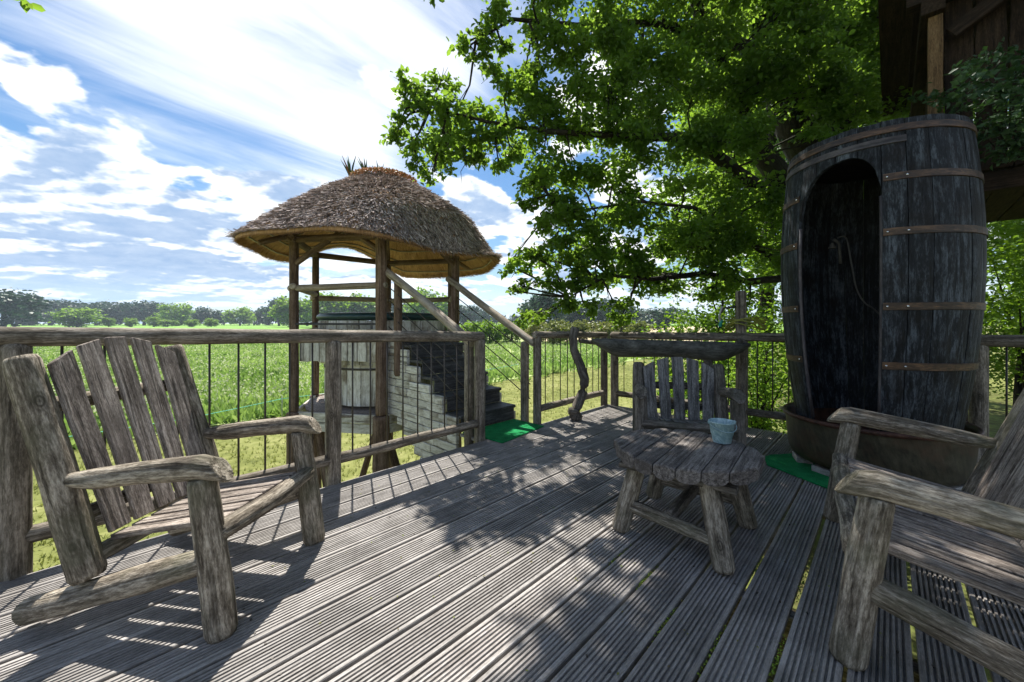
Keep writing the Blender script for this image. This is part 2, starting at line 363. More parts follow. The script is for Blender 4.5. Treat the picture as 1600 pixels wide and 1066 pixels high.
def plank(mb, p0, p1, w, t, up=(0, 0, 1), seed=0, wob=0.0, segs=1, ch=0.003, w1=None, skew=0.0):
    """board from p0 to p1, w wide across, t thick along up, edges chamfered, w1 the width at p1"""
    p0 = Vector(p0); p1 = Vector(p1); x, y, a = frame(p1 - p0, up); L_ = (p1 - p0).length
    ch = min(ch, t * 0.3, w * 0.3)
    w1 = w if w1 is None else w1
    verts = []; gp = []; faces = []
    stations = [0.0, ch] + [L_ * i / segs for i in range(1, segs)] + [L_ - ch, L_]
    for k, s_ in enumerate(stations):
        ww = w + (w1 - w) * s_ / L_; e = ch if k in (0, len(stations) - 1) else 0
        hw, ht = ww / 2 - e, t / 2 - e
        prof = [(-hw + ch, -ht), (hw - ch, -ht), (hw, -ht + ch), (hw, ht - ch), (hw - ch, ht), (-hw + ch, ht), (-hw, ht - ch), (-hw, -ht + ch)]
        for (a_, b_) in prof:
            dx = wob * mnoise.noise(Vector((s_ * 5 + seed * 3.7, a_ * 3 if a_ < 0 else 9 + a_ * 3, seed))) if wob else 0
            db = 0.4 * wob * mnoise.noise(Vector((s_ * 8 + seed, a_ * 22, seed * 1.3))) if wob else 0
            sk_ = skew * a_ - abs(skew) * 0.0 if k >= len(stations) - 2 else 0
            verts.append(p0 + a * (s_ + sk_) + x * (a_ + dx) + y * (b_ + (db if b_ > 0 else 0))); gp.append((a_, b_, s_))
    for i in range(len(stations) - 1):
        for j in range(8): faces.append((i * 8 + j, i * 8 + (j + 1) % 8, (i + 1) * 8 + (j + 1) % 8, (i + 1) * 8 + j))
    faces.append(tuple(reversed(range(8)))); k = (len(stations) - 1) * 8; faces.append(tuple(k + j for j in range(8)))
    mb.add(verts, faces, gp, False)
def rod(mb, p0, p1, r, n=6):
    log(mb, [p0, p1], r, n=n, rough=0.0, step=10, cap=0)
def tube(mb, pts, r, n=8):
    """smooth tube through points (Catmull-Rom)"""
    pts = [Vector(p) for p in pts]; out = []
    for i in range(len(pts) - 1):
        a, b, c_, d_ = pts[max(i - 1, 0)], pts[i], pts[i + 1], pts[min(i + 2, len(pts) - 1)]
        for k in range(6):
            u = k / 6; out.append(0.5 * ((2 * b) + (c_ - a) * u + (2 * a - 5 * b + 4 * c_ - d_) * u * u + (3 * b - a - 3 * c_ + d_) * u ** 3))
    out.append(pts[-1]); log(mb, out, r, n=n, rough=0.0, step=10, cap=0)
def lathe(mb, c_, prof, n=40, rough=0.0, seed=0, close=False):
    c_ = Vector(c_); verts = []; gp = []; faces = []
    for (r_, z_) in prof:
        for j in range(n):
            th = 2 * math.pi * j / n
            w = r_ * (1 + rough * mnoise.noise(Vector((math.cos(th) * 2 + seed, math.sin(th) * 2, z_ * 4))))
            verts.append(c_ + Vector((w * math.cos(th), w * math.sin(th), z_))); gp.append((r_ * th, r_, z_))
    for i in range(len(prof) - 1):
        for j in range(n): faces.append((i * n + j, i * n + (j + 1) % n, (i + 1) * n + (j + 1) % n, (i + 1) * n + j))
    sm = [True] * len(faces)
    if close: faces += [tuple(reversed(range(n))), tuple((len(prof) - 1) * n + j for j in range(n))]; sm += [False, False]
    mb.add(verts, faces, gp, sm)
def one(fn, name, mat, parent, *a, **k):
    mb = MB(); fn(mb, *a, **k); return mb.build(name, mat, parent)

def leaf_mesh(name, P, D, Nn, ln, wd, lv, mat, off=(0, 0, 0), shape='oval', fold=0.25):
    """many separate leaf blades: P base, D direction, Nn normal, ln length, wd width, lv shade 0..1"""
    P = P - np.array(off); B = np.cross(Nn, D); B /= np.linalg.norm(B, axis=1, keepdims=True) + 1e-9
    Nn = np.cross(D, B); n = len(P); ln = ln[:, None]; wd = wd[:, None]; up = Nn * wd * fold
    if shape == 'oval':
        V = np.stack([P, P + D * ln * .28 + B * wd * .42 + up, P + D * ln * .68 + B * wd * .46 + up, P + D * ln - Nn * ln * .12,
                      P + D * ln * .68 - B * wd * .46 + up, P + D * ln * .28 - B * wd * .42 + up], 1)
        idx = np.array([0, 1, 2, 3, 0, 3, 4, 5]); k = 6; nf = 2; fs = 4
    elif shape == 'kite':
        V = np.stack([P, P + D * ln * .5 + B * wd * .5 + up, P + D * ln, P + D * ln * .5 - B * wd * .5 + up], 1)
        idx = np.array([0, 1, 2, 0, 2, 3]); k = 4; nf = 2; fs = 3
    elif shape == 'quad':
        V = np.stack([P - B * wd * .5, P + B * wd * .5, P + D * ln + B * wd * .4, P + D * ln - B * wd * .4], 1)
        idx = np.array([0, 1, 2, 3]); k = 4; nf = 1; fs = 4
    else:
        V = np.stack([P - B * wd * .5, P + B * wd * .5, P + D * ln], 1)
        idx = np.array([0, 1, 2]); k = 3; nf = 1; fs = 3
    me = bpy.data.meshes.new(name)
    me.vertices.add(n * k); me.vertices.foreach_set('co', V.reshape(-1).astype(np.float32))
    I = (np.arange(n)[:, None] * k + idx[None]).reshape(-1)
    me.loops.add(len(I)); me.loops.foreach_set('vertex_index', I.astype(np.int32))
    me.polygons.add(n * nf); me.polygons.foreach_set('loop_start', (np.arange(n * nf) * fs).astype(np.int32))
    a = me.attributes.new('lv', 'FLOAT', 'POINT'); a.data.foreach_set('value', np.repeat(lv, k).astype(np.float32))
    me.materials.append(mat); me.update(calc_edges=True); me.validate()
    return me
def unit(a): return a / (np.linalg.norm(a, axis=1, keepdims=True) + 1e-9)
def obj(name, me, parent=None, kind=None):
    o = bpy.data.objects.new(name, me); COL.objects.link(o)
    if parent is not None: o.parent = parent
    if kind: o['kind'] = kind
    return o
def clump_points(rng, clumps, dens, sub=0.26, size=(0.05, 0.08), subs=16):
    """leaves gathered on twig ends inside each clump: (x,y,z,r)"""
    P = []; LV = []
    for (x, y, z, r_) in clumps:
        c0 = np.array([x, y, z]); k = max(5, int(subs * (r_ / 0.4) ** 1.3))
        u = unit(rng.normal(size=(k, 3))) * (rng.random((k, 1)) ** 0.45) * r_ * np.array([1, 1, 0.72])
        base = rng.random() ** 1.5 * 0.55
        for s_ in u:
            m_ = int(dens * r_ * r_ / k * rng.uniform(0.6, 1.4) * 25)
            q = rng.normal(size=(m_, 3)) * r_ * sub * np.array([1, 1, 0.6])
            P.append(c0 + s_ + q); LV.append(np.clip(base + rng.random() * 0.3 + rng.random(m_) * 0.45, 0, 1))
    P = np.concatenate(P); LV = np.concatenate(LV)
    n = len(P); D = unit(rng.normal(size=(n, 3)) * np.array([1, 1, 0.6]) + np.array([0, 0, -0.25]))
    Nn = unit(rng.normal(size=(n, 3)) * 0.75 + np.array([0, 0, 1.0]))
    ln = rng.uniform(size[0], size[1], n)
    return P, D, Nn, ln, ln * rng.uniform(0.5, 0.7, n), LV
GZ = -2.0      # ground level below the deck

# ================================================================ SETTING
mb = MB(); S_ = 880
def sheet(name, poly, z, mat, parent=None):
    mb = MB(); mb.add([Vector((x, y, z)) for x, y in poly], [tuple(range(len(poly)))], [(x, y, z) for x, y in poly], False)
    return mb.build(name, mat, parent)
g = sheet('ground', [(-S_, -S_), (S_, -S_), (S_, S_), (-S_, S_)], GZ, M['lawn']); g['kind'] = 'structure'; g['label'] = 'mown yellowish grass around the raised deck'
def cx(X, d): v = cam_xy(X, d); return (v.x, v.y)
fl = sheet('field', [(-60, 14.2), (60, 15.5), (700, 15.5), (700, 800), (-850, 800), (-850, 14.2)], GZ + 0.02, M['field']); fl['kind'] = 'structure'; fl['label'] = 'pale flowering crop field beyond the fence'
fl = sheet('meadow', [cx(-700, 110), cx(120, 110), cx(420, 560), cx(-640, 560)], GZ + 0.05, M['field_far']); fl['kind'] = 'structure'; fl['label'] = 'bright green far meadow strip under the tree line'
fl = sheet('stubble_field', [cx(2, 62), cx(40, 62), cx(150, 260), cx(4, 260)], GZ + 0.08, M['stubble']); fl['kind'] = 'structure'; fl['label'] = 'tan stubble field beyond the hedge on the right'
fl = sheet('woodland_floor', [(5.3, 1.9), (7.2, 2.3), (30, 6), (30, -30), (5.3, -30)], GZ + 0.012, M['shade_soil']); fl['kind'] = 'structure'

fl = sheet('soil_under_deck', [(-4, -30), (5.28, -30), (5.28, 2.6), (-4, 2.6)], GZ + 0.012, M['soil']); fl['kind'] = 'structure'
# deck
deck = empty('deck', (0, 0, 0), 'weathered grooved timber deck of the terrace', kind='structure')
PITCH = 0.178; GAP = 0.015
def board_mesh(seed, x0, x1):
    w = PITCH - GAP; n = 9; gw = 0.0068; gd = 0.0085; prof = []
    prof.append((-w / 2, -0.028)); prof.append((-w / 2, -0.004)); prof.append((-w / 2 + 0.003, -0.0005))
    step = (w - 0.01) / n
    for i in range(1, n):
        c_ = -w / 2 + 0.005 + step * i
        prof += [(c_ - gw / 2 - 0.0012, 0), (c_ - gw / 2 + 0.0006, -gd), (c_ + gw / 2 - 0.0006, -gd), (c_ + gw / 2 + 0.0012, 0)]
    prof += [(w / 2 - 0.003, -0.0005), (w / 2, -0.004), (w / 2, -0.028)]
    verts = []; gp = []; m_ = len(prof)
    xs = [x0, (x0 + x1) / 2, x1]
    for x_ in xs:
        for (y_, z_) in prof: verts.append(Vector((x_, y_, z_))); gp.append((y_, z_, x_))
    faces = []
    for i in range(2):
        for j in range(m_): faces.append((i * m_ + j, (i + 1) * m_ + j, (i + 1) * m_ + (j + 1) % m_, i * m_ + (j + 1) % m_))
    faces += [tuple(range(m_)), tuple(reversed(range(2 * m_, 3 * m_)))]
    mb = MB(); mb.add(verts, faces, gp, False); return mb
k = 0
v = 0.468 + 14 * PITCH - PITCH / 2
while v > -2.1:
    rb = random.Random(k)
    mbd = board_mesh(k, -1.9, 5.07 + rb.uniform(-0.006, 0.006))
    o = mbd.build('board', M['deck'], deck)
    o.location = (0, v + rb.uniform(-0.002, 0.002), rb.uniform(-0.0015, 0.0015)); o.rotation_euler = (0, 0, rb.uniform(-0.0006, 0.0006))
    v -= PITCH; k += 1
# three extra boards carry the stair opening
for i in range(2):
    mbd = board_mesh(90 + i, 2.62, 3.5); o = mbd.build('board', M['deck'], deck)
    o.location = (0, 0.468 + 14 * PITCH + PITCH / 2 + i * PITCH, 0.0)
mb = MB(); rs_ = random.Random(3)
for x_ in (0.4, 1.2, 2.0, 2.8, 3.6, 4.3, 4.98):
    for k in range(24):
        for o_ in (-0.045, 0.045):
            vy = 0.468 + 14 * PITCH - PITCH / 2 - k * PITCH + o_ + rs_.uniform(-.004, .004); vx = x_ + rs_.uniform(-.008, .008)
            vs = [Vector((vx + 0.0045 * math.cos(a_ * math.pi / 3), vy + 0.0045 * math.sin(a_ * math.pi / 3), 0.0022)) for a_ in range(6)]
            vs += [Vector((p.x, p.y, -0.004)) for p in vs]
            mb.add(vs, [tuple(range(6))] + [(i, i + 6, (i + 1) % 6 + 6, (i + 1) % 6) for i in range(6)], [(0, 0, 0)] * 12, False)
o = mb.build('screws', M['bar'], deck); o['kind'] = 'stuff'
for (x_) in (-1.2, 0.4, 2.0, 3.6, 4.98):
    one(plank, 'joist', M['rail'], deck, (x_, -2.1, -0.125), (x_, 2.9, -0.125), 0.06, 0.19, (0, 0, 1))
one(plank, 'edge_beam', M['rail'], deck, (-1.9, 2.935, -0.128), (5.07, 2.935, -0.128), 0.045, 0.195, (0, 0, 1))
for (x_, y_) in ((-0.31, 2.85), (1.17, 2.85), (2.62, 2.85), (4.9, 2.85), (4.9, 0.9), (4.9, -1.2), (1.8, -1.5)):
    one(log, 'support_post', M['rail'], deck, [(x_, y_, GZ), (x_, y_, -0.23)], 0.07, 12, 3)

# ================================================================ RAILINGS
def railing(name, label, posts, x0, x1, horiz, zt0, zt1, seed, skip=(), rt=0.05, pr=0.056, group='log railings round the deck'):
    """horiz: function(s)->(x,y); posts at s values; rails between x0..x1"""
    b = horiz(x0); root = empty(name, (b[0], b[1], 0), label, 'railing', group)
    def zt(s): return zt0 + (zt1 - zt0) * (s - x0) / (x1 - x0)
    P = lambda s, z: Vector((*horiz(s), z))
    one(log, 'top_rail', M['rail'], root, [P(x0, zt(x0)), P((x0 + x1) / 2, zt((x0 + x1) / 2) + 0.004), P(x1, zt(x1))], rt, 16, seed, 0.04)
    ps = sorted(posts)
    for i, s in enumerate(ps):
        one(log, 'post', M['rail'], root, [P(s, -0.14), P(s, zt(s) - rt * 0.6)], pr, 14, seed + i + 1, 0.035)
    for a, b_ in zip(ps[:-1], ps[1:]):
        one(log, 'bottom_rail', M['rail'], root, [P(a + pr * .6, 0.17), P((a + b_) / 2, 0.175), P(b_ - pr * .6, 0.175)] if b_ > a else [P(a, .17), P(b_, .17)], 0.042, 12, seed + 20 + i, 0.07, cap=0)
        n = max(1, int(round((b_ - a) / 0.143)))
        for k_ in range(1, n):
            s = a + (b_ - a) * k_ / n
            one(rod, 'bar', M['bar'], root, P(s, 0.19), P(s, zt(s) - rt * 0.7), 0.0065, 6)
    return root
railing('railing', 'long log railing with steel bars behind the slatted log armchair', [-1.78, -0.31, 1.17, 2.62], -1.9, 2.66, lambda s: (s, 2.99), 1.165, 1.052, 10, rt=0.048)
railing('railing', 'short log railing with steel bars between the stair opening and the deck corner', [3.52, 5.02], 3.46, 5.08, lambda s: (s, 2.99), 1.045, 1.008, 40, rt=0.042, pr=0.05)
rr = railing('railing', 'end railing running behind the hanging trough, the hose and the barrel shower', [0.0, 1.64, 3.4, 5.0], -0.05, 5.0, lambda s: (5.09, 2.86 - s), 1.005, 1.055, 60, rt=0.05)
one(log, 'tall_post', M['rail'], rr, [(5.13, 1.24, -0.14), (5.14, 1.25, 1.56)], 0.058, 14, 77, 0.04)
one(log, 'bracket', M['bar'], rr, [(5.12, 1.27, 1.38), (5.02, 1.40, 1.36), (5.0, 1.42, 1.30)], 0.012, 8, 78)
one(lathe, 'bolt', M['chrome'], rr, (5.02, 1.12, 1.105), [(0.001, -0.02), (0.018, -0.018), (0.024, 0), (0.018, 0.016), (0.001, 0.02)], 14)

# trough on gnarled legs
tr = empty('wash_trough', (3.99, 2.75, 0), 'long grey carved trough with pointed ends hanging in front of the end railing', 'trough')
A = at(925, 533, 4.85); B = at(1172, 539, 4.25); A.z = 0.99; B.z = 0.965
ax = (B - A); Lt = ax.length; ax.normalize(); sdv = Vector((-ax.y, ax.x, 0)).normalized()
verts = []; gp = []; faces = []; ns = 26; nc = 14
for i in range(ns + 1):
    s = i / ns; e = min(s, 1 - s) * 2
    dep = 0.03 + 0.17 * min(1, (e / 0.34)) ** 0.75; wd = 0.05 + 0.16 * min(1, e / 0.3) ** 0.6
    dep *= 1 + 0.06 * math.sin(s * 9)
    c0 = A.lerp(B, s)
    for j in range(nc):                          # outer skin, then inner
        th = math.pi * j / (nc - 1)
        o_ = c0 + sdv * (wd * math.cos(th)) + Vector((0, 0, -dep * max(0.0, math.sin(th)) ** 0.7))
        verts.append(o_); gp.append((th * 0.15, 0, s * Lt))
    for j in range(nc):
        th = math.pi * (1 - j / (nc - 1)); w2 = max(0.01, wd - 0.03); d2 = max(0.008, dep - 0.035)
        verts.append(c0 + sdv * (w2 * math.cos(th)) + Vector((0, 0, -d2 * abs(math.sin(th)) ** 0.7 + (0.0 if 0 < j < nc - 1 else 0.0)))); gp.append((th * 0.15, 1, s * Lt))
q = 2 * nc
for i in range(ns):
    for j in range(q): faces.append((i * q + j, i * q + (j + 1) % q, (i + 1) * q + (j + 1) % q, (i + 1) * q + j))
faces += [tuple(reversed(range(q))), tuple(ns * q + j for j in range(q))]
mb = MB(); mb.add(verts, faces, gp, [True] * (ns * q) + [False, False]); mb.build('basin', M['trough'], tr)
b0 = Vector((3.99, 2.75, 0))
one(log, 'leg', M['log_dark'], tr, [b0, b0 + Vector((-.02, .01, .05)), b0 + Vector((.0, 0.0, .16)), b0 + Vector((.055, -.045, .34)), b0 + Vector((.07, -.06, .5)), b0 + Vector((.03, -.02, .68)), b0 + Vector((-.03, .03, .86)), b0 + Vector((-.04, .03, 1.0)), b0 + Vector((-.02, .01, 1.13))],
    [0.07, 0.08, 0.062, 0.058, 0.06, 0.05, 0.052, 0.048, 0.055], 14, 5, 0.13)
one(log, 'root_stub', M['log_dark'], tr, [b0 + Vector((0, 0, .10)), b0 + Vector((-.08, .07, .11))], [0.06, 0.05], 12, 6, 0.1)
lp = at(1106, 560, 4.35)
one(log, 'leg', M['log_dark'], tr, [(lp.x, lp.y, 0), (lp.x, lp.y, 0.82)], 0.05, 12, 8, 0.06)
for q_ in (945, 1150):
    p_ = at(q_, 530, 4.83 if q_ < 1000 else 4.3)
    one(log, 'bearer', M['log_dark'], tr, [(p_.x - 0.05, p_.y - 0.05, 0.93 if q_ > 1000 else 0.945), (5.03, p_.y + 0.02, 0.985)] if q_ > 1000 else [(p_.x, p_.y - 0.02, 0.93), (p_.x + 0.05, 2.94, 0.95)], 0.03, 10, 9)

# hose
hs_ = empty('garden_hose', (5.05, 1.2, 1.12), 'yellow green garden hose coiled round the tall post above the railing', 'hose')
for i in range(5):
    rrr = random.Random(i); mbh = MB(); pts = []
    for j in range(25):
        th = 2 * math.pi * j / 24; ra = 0.20 + 0.03 * rrr.uniform(-1, 1)
        pts.append(Vector((5.10 + 0.10 * math.cos(th), 1.19 - ra * 0.92 * math.sin(th), 1.17 + i * 0.020 + 0.025 * math.sin(th * 2 + i) - 0.05 * abs(math.sin(th)) ** 3)))
    tube(mbh, pts, 0.009, 7); mbh.build('coil', M['hose'], hs_)
mbh = MB(); tube(mbh, [(5.02, 1.42, 1.20), (5.0, 1.44, 1.24), (5.0, 1.425, 1.33), (5.01, 1.41, 1.38)], 0.012, 8); mbh.build('spray_tube', M['pale_tube'], hs_)
mbh = MB(); tube(mbh, [(5.02, 1.44, 1.14), (5.02, 1.43, 1.19), (5.02, 1.425, 1.22)], 0.019, 10); mbh.build('nozzle', M['teal'], hs_)

# ================================================================ LOG CHAIRS
def log_chair(name, w, label, cat, slats_n, back_top, seed, leg_h=0.60, arm=(0.575, 0.64), seat_z=0.37, mats=('log', 'slat'), nseat=6, back_len=None, wide_back=None):
    """front legs at x=0, faces +x, width w along y"""
    root = empty(name, (0, 0, 0), label, cat, 'rustic log seats on the deck')
    lg, sl_ = M[mats[0]], M[mats[1]]
    (bx0, bz0), (bx1, bz1) = back_top     # back post bottom and top (x, z)
    def bp(z): return bx0 + (bx1 - bx0) * (z - bz0) / (bz1 - bz0)
    h = w / 2
    for i, s in enumerate((-1, 1)):
        y = s * h; q = seed + i * 9
        one(log, 'leg', lg, root, [(0.008, y, 0), (-0.028, y, 0.3), (-0.072, y, leg_h)], [0.054, 0.052, 0.048], 16, q, 0.05, cap=0.9)
        one(log, 'back_post', lg, root, [(bx0, y, bz0), (bp(bz0 + .3), y, bz0 + .3), (bx1, y, bz1)], [0.055, 0.056, 0.052], 16, q + 1, 0.05, cap=0.85)
        one(log, 'rear_leg', lg, root, [(0.0, y, 0.30), (-0.3, y, 0.205), (-0.80, y, 0.055)], [0.044, 0.05, 0.05], 14, q + 2, 0.07, cap=0.55)
        xr = bp(arm[0]) + 0.01
        one(log, 'armrest', lg, root, [(xr - 0.015, y + s * 0.0, arm[0]), (xr + 0.14, y, arm[0] + .012), ((xr) / 2, y, (arm[0] + arm[1]) / 2 + .006), (-0.07, y, arm[1]), (0.012, y, arm[1] - 0.006)], [0.022, 0.041, 0.043, 0.049, 0.045], 16, q + 3, 0.06, cap=0.85, slant1=0.035)
    one(log, 'front_rail', lg, root, [(-0.02, -h, seat_z + 0.012), (-0.012, 0, seat_z + 0.002), (-0.02, h, seat_z + 0.012)], 0.039, 12, seed + 5, 0.08)
    one(log, 'seat_rail', lg, root, [(bp(0.3) + 0.02, -h, 0.27), (bp(0.3) + 0.02, h, 0.27)], 0.034, 12, seed + 6, 0.08)
    zb = bz1 - 0.20
    one(log, 'back_rail', lg, root, [(bp(zb) - 0.015, -h + .03, zb), (bp(zb) - 0.015, h - .03, zb)], 0.033, 12, seed + 7, 0.08)
    one(log, 'back_rail', lg, root, [(bp(0.42) - 0.015, -h + .03, 0.42), (bp(0.42) - 0.015, h - .03, 0.42)], 0.03, 12, seed + 8, 0.08)
    # seat slats run front to back
    span = w - 0.13; pw = span / nseat
    for i in range(nseat):
        y = -span / 2 + pw * (i + 0.5)
        one(plank, 'seat_slat', sl_, root, (-0.048, y, seat_z + 0.028), (bp(0.31) + 0.035, y, 0.315), pw - 0.022, 0.022, (0, 0, 1), seed + 30 + i, 0.006, 5)
    # back slats, fanned, arched top
    adir = Vector((bx1 - bx0, 0, bz1 - bz0)).normalized(); nrm = Vector((adir.z, 0, -adir.x))
    bl = (Vector((bx1, 0, bz1)) - Vector((bx0, 0, bz0))).length
    wb = (wide_back or w) - 0.10
    for i in range(slats_n):
        f = (i - (slats_n - 1) / 2) / ((slats_n - 1) / 2)
        y0 = f * wb * 0.385; y1 = f * wb * 0.435
        tl = bl + 0.055 - 0.075 * f * f
        o0 = Vector((bx0, 0, bz0)) + nrm * 0.045
        one(plank, 'back_slat', sl_, root, o0 + adir * 0.13 + Vector((0, y0, 0)), o0 + adir * tl + Vector((0, y1, 0)), wb / slats_n * 0.76, 0.022, nrm, seed + 50 + i, 0.007, 8, 0.004, wb / slats_n * 0.86, skew=0.55 * f)
    return root
def place(o, p, face):      # face: direction the seat looks
    o.location = p; o.rotation_euler = (0, 0, math.atan2(face[1], face[0]))
fwd = Vector((CT, ST, 0)); rgt = Vector((ST, -CT, 0))
c1 = log_chair('log_armchair', 0.64, 'slatted log armchair in full sun against the long railing', 'chair', 5, ((-0.53, 0.20), (-0.815, 1.06)), 100)
p1 = cam_xy(-1.122, 1.50); p2 = cam_xy(-1.09, 2.14); w_ = (p2 - p1).normalized(); f_ = Vector((w_.y, -w_.x, 0))
place(c1, (p1 + p2) / 2, f_)
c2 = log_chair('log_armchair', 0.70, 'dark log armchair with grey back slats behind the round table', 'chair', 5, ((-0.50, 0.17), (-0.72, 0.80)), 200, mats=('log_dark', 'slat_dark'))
p1 = cam_xy(1.04, 3.12); p2 = cam_xy(1.70, 2.93); w_ = (p1 - p2).normalized(); f_ = Vector((w_.y, -w_.x, 0))
if f_.dot(fwd) > 0: f_ = -f_
place(c2, (p1 + p2) / 2, f_)
c3 = log_chair('log_bench', 1.25, 'wide two seat log bench in front of the barrel shower', 'bench', 9, ((-0.53, 0.20), (-0.83, 1.02)), 300, nseat=11, mats=('log', 'slat'))
p1 = cam_xy(1.20, 1.385); p2 = cam_xy(1.965, 2.37); w_ = (p2 - p1).normalized(); f_ = Vector((-w_.y, w_.x, 0))
if f_.dot(rgt) > 0: f_ = -f_
place(c3, (p1 + p2) / 2, f_)

# ================================================================ TABLE, BUCKET, MATS
TC = cam_xy(0.997, 2.255); TR = 0.383; TZ = 0.482
tb = empty('log_table', TC, 'low round log table with a plank top in the middle of the deck', 'table')
pa = cam_xy(math.sin(R(38.5)), math.cos(R(38.5))); pb = Vector((-pa.y, pa.x, 0))
npl = 7; pw = 2 * TR / npl
for i in range(npl):
    a0 = -TR + pw * i + 0.0025; a1 = -TR + pw * (i + 1) - 0.0025; cols = 9; verts = []; gp = []; faces = []
    rows = 5
    for c_ in range(cols):
        y = a0 + (a1 - a0) * c_ / (cols - 1); yy = max(-TR + 0.02, min(TR - 0.02, y)); e = math.sqrt(TR * TR - yy * yy) * (1 + 0.012 * math.sin(i * 5))
        s = (c_ / (cols - 1)) * 2 - 1; zb = TZ - 0.052 - 0.022 * math.sqrt(max(0, 1 - s * s)); ztp = TZ - 0.004 * s * s - (0.005 if abs(s) > 0.99 else 0)
        for (x_, z_) in ((-e, zb), (-e, ztp - 0.008), (-e + 0.008, ztp), (e - 0.008, ztp), (e, ztp - 0.008), (e, zb)):
            verts.append(TC + pa * x_ + pb * y + Vector((0, 0, z_))); gp.append((y, z_, x_))
    for c_ in range(cols - 1):
        for j in range(6): faces.append((c_ * 6 + j, c_ * 6 + (j + 1) % 6, (c_ + 1) * 6 + (j + 1) % 6, (c_ + 1) * 6 + j))
    faces += [tuple(reversed(range(6))), tuple((cols - 1) * 6 + j for j in range(6))]
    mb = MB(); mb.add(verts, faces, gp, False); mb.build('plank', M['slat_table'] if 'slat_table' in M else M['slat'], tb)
X_, Y_ = rgt, fwd
feet = [(-0.375, 0.0), (-0.02, 0.44), (0.02, -0.385), (0.395, 0.04)]
TF = []
for i, (a, b) in enumerate(feet):
    ft = TC + X_ * a + Y_ * b; tp = TC + X_ * a * 0.70 + Y_ * b * 0.62 + Vector((0, 0, 0.40)); TF.append((ft, tp))
    one(log, 'leg', M['log'], tb, [ft, ft.lerp(tp, .5), tp], [0.05, 0.053, 0.05], 16, 400 + i, 0.05, cap=0.85)
def onleg(i, z): a, b = TF[i]; return a.lerp(b, z / 0.40)
def rail_ext(a, b, e=0.06): d_ = (b - a).normalized(); return [a - d_ * 0.0, b + d_ * 0.0]
r1a, r1b = onleg(0, 0.15), onleg(2, 0.12); r2a, r2b = onleg(1, 0.15), onleg(3, 0.15)
one(log, 'stretcher', M['log'], tb, [r1a, (r1a + r1b) / 2, r1b], 0.036, 14, 411, 0.07)
one(log, 'stretcher', M['log'], tb, [r2a, (r2a + r2b) / 2, r2b], 0.034, 14, 412, 0.07)
one(log, 'cross_stretcher', M['log_dark'], tb, [(r1a + r1b) / 2 + Vector((0, 0, .02)), (r2a + r2b) / 2 + Vector((0, 0, .02))], 0.034, 14, 413, 0.06)
for s in (-1, 1):
    one(plank, 'batten', M['log_dark'], tb, TC + pb * 0.30 + pa * (0.2 * s) + Vector((0, 0, .375)), TC - pb * 0.30 + pa * (0.2 * s) + Vector((0, 0, .375)), 0.07, 0.03)

bc = at(1128, 690, 2.33); bc.z = TZ + 0.001
bk = empty('bucket', bc, 'small pale blue zinc bucket on the round log table', 'bucket')
one(lathe, 'pail', M['zinc'], bk, bc, [(0.0009, 0.0017), (0.0482, 0.0), (0.0499, 0.0034), (0.0568, 0.043), (0.0593, 0.0473), (0.0611, 0.0516), (0.0688, 0.1161), (0.0731, 0.1195), (0.074, 0.1238), (0.0705, 0.1264), (0.0671, 0.1221), (0.0568, 0.0516), (0.0464, 0.0069), (0.0009, 0.006)], 36, 0.02, 3)
one(tube, 'handle', M['zinc'], bk, [bc + rgt * (0.0757 * math.cos(a)) + fwd * (-0.0757 * math.sin(a)) + Vector((0, 0, 0.116 - 0.04 * math.sin(a))) for a in [math.pi * i / 8 for i in range(9)]], 0.0028, 6)
for s in (-1, 1):
    one(lathe, 'lug', M['zinc'], bk, bc + rgt * (0.074 * s) + Vector((0, 0, 0.107)), [(0.001, 0), (0.009, 0.002), (0.01, 0.018), (0.001, 0.022)], 10)

def mat_thing(pts, label, seed):
    c_ = sum((Vector((*p, 0)) for p in pts), Vector()) / len(pts)
    verts = []; gp = []; out = []
    m_ = len(pts)
    for i in range(m_):
        a = Vector((*pts[i], 0)); b = Vector((*pts[(i + 1) % m_], 0))
        for k_ in range(8):
            p = a.lerp(b, k_ / 8); p += Vector((mnoise.noise(p * 9 + Vector((seed, 0, 0))), mnoise.noise(p * 9 + Vector((0, seed, 4))), 0)) * 0.006; out.append(p)
    # shrinking rings, slight sag over the gaps
    n = len(out); ringz = [(1.0, 0.002), (1.0, 0.011), (0.97, 0.014), (0.7, 0.013), (0.35, 0.013)]
    for (s_, z_) in ringz:
        for p in out:
            q_ = c_ + (p - c_) * s_; zn = z_ + (0.002 * mnoise.noise(q_ * 14) if z_ > 0.005 else 0); verts.append(Vector((q_.x, q_.y, zn))); gp.append((q_.x, q_.y, zn))
    verts.append(Vector((c_.x, c_.y, 0.013))); gp.append((c_.x, c_.y, 0)); faces = []
    for i in range(len(ringz) - 1):
        for j in range(n): faces.append((i * n + j, i * n + (j + 1) % n, (i + 1) * n + (j + 1) % n, (i + 1) * n + j))
    k_ = (len(ringz) - 1) * n
    for j in range(n): faces.append((k_ + j, k_ + (j + 1) % n, len(verts) - 1))
    mb = MB(); mb.add(verts, faces, gp, False)
    me = mb.mesh('grass_mat', M['mat'], c_); o = obj('grass_mat', me); o.location = c_
    return tag(o, label, 'mat')
mat_thing([(2.70, 2.74), (3.46, 2.84), (3.46, 3.31), (2.66, 3.31)], 'green artificial grass mat at the foot of the stairs', 1)
BC = Vector((4.30, 0.11, 0)); 
arcpts = []
mp = [(1193, 716), (1205, 712), (1237, 710.5), (1275, 718), (1330, 738), (1345, 775), (1310, 771), (1240, 744), (1200, 728)]
mpts = [tuple(at(x, y, 732.0 / (y - 503)))[:2] for x, y in mp]
mat_thing(mpts, 'green artificial grass mat in front of the barrel shower', 2)

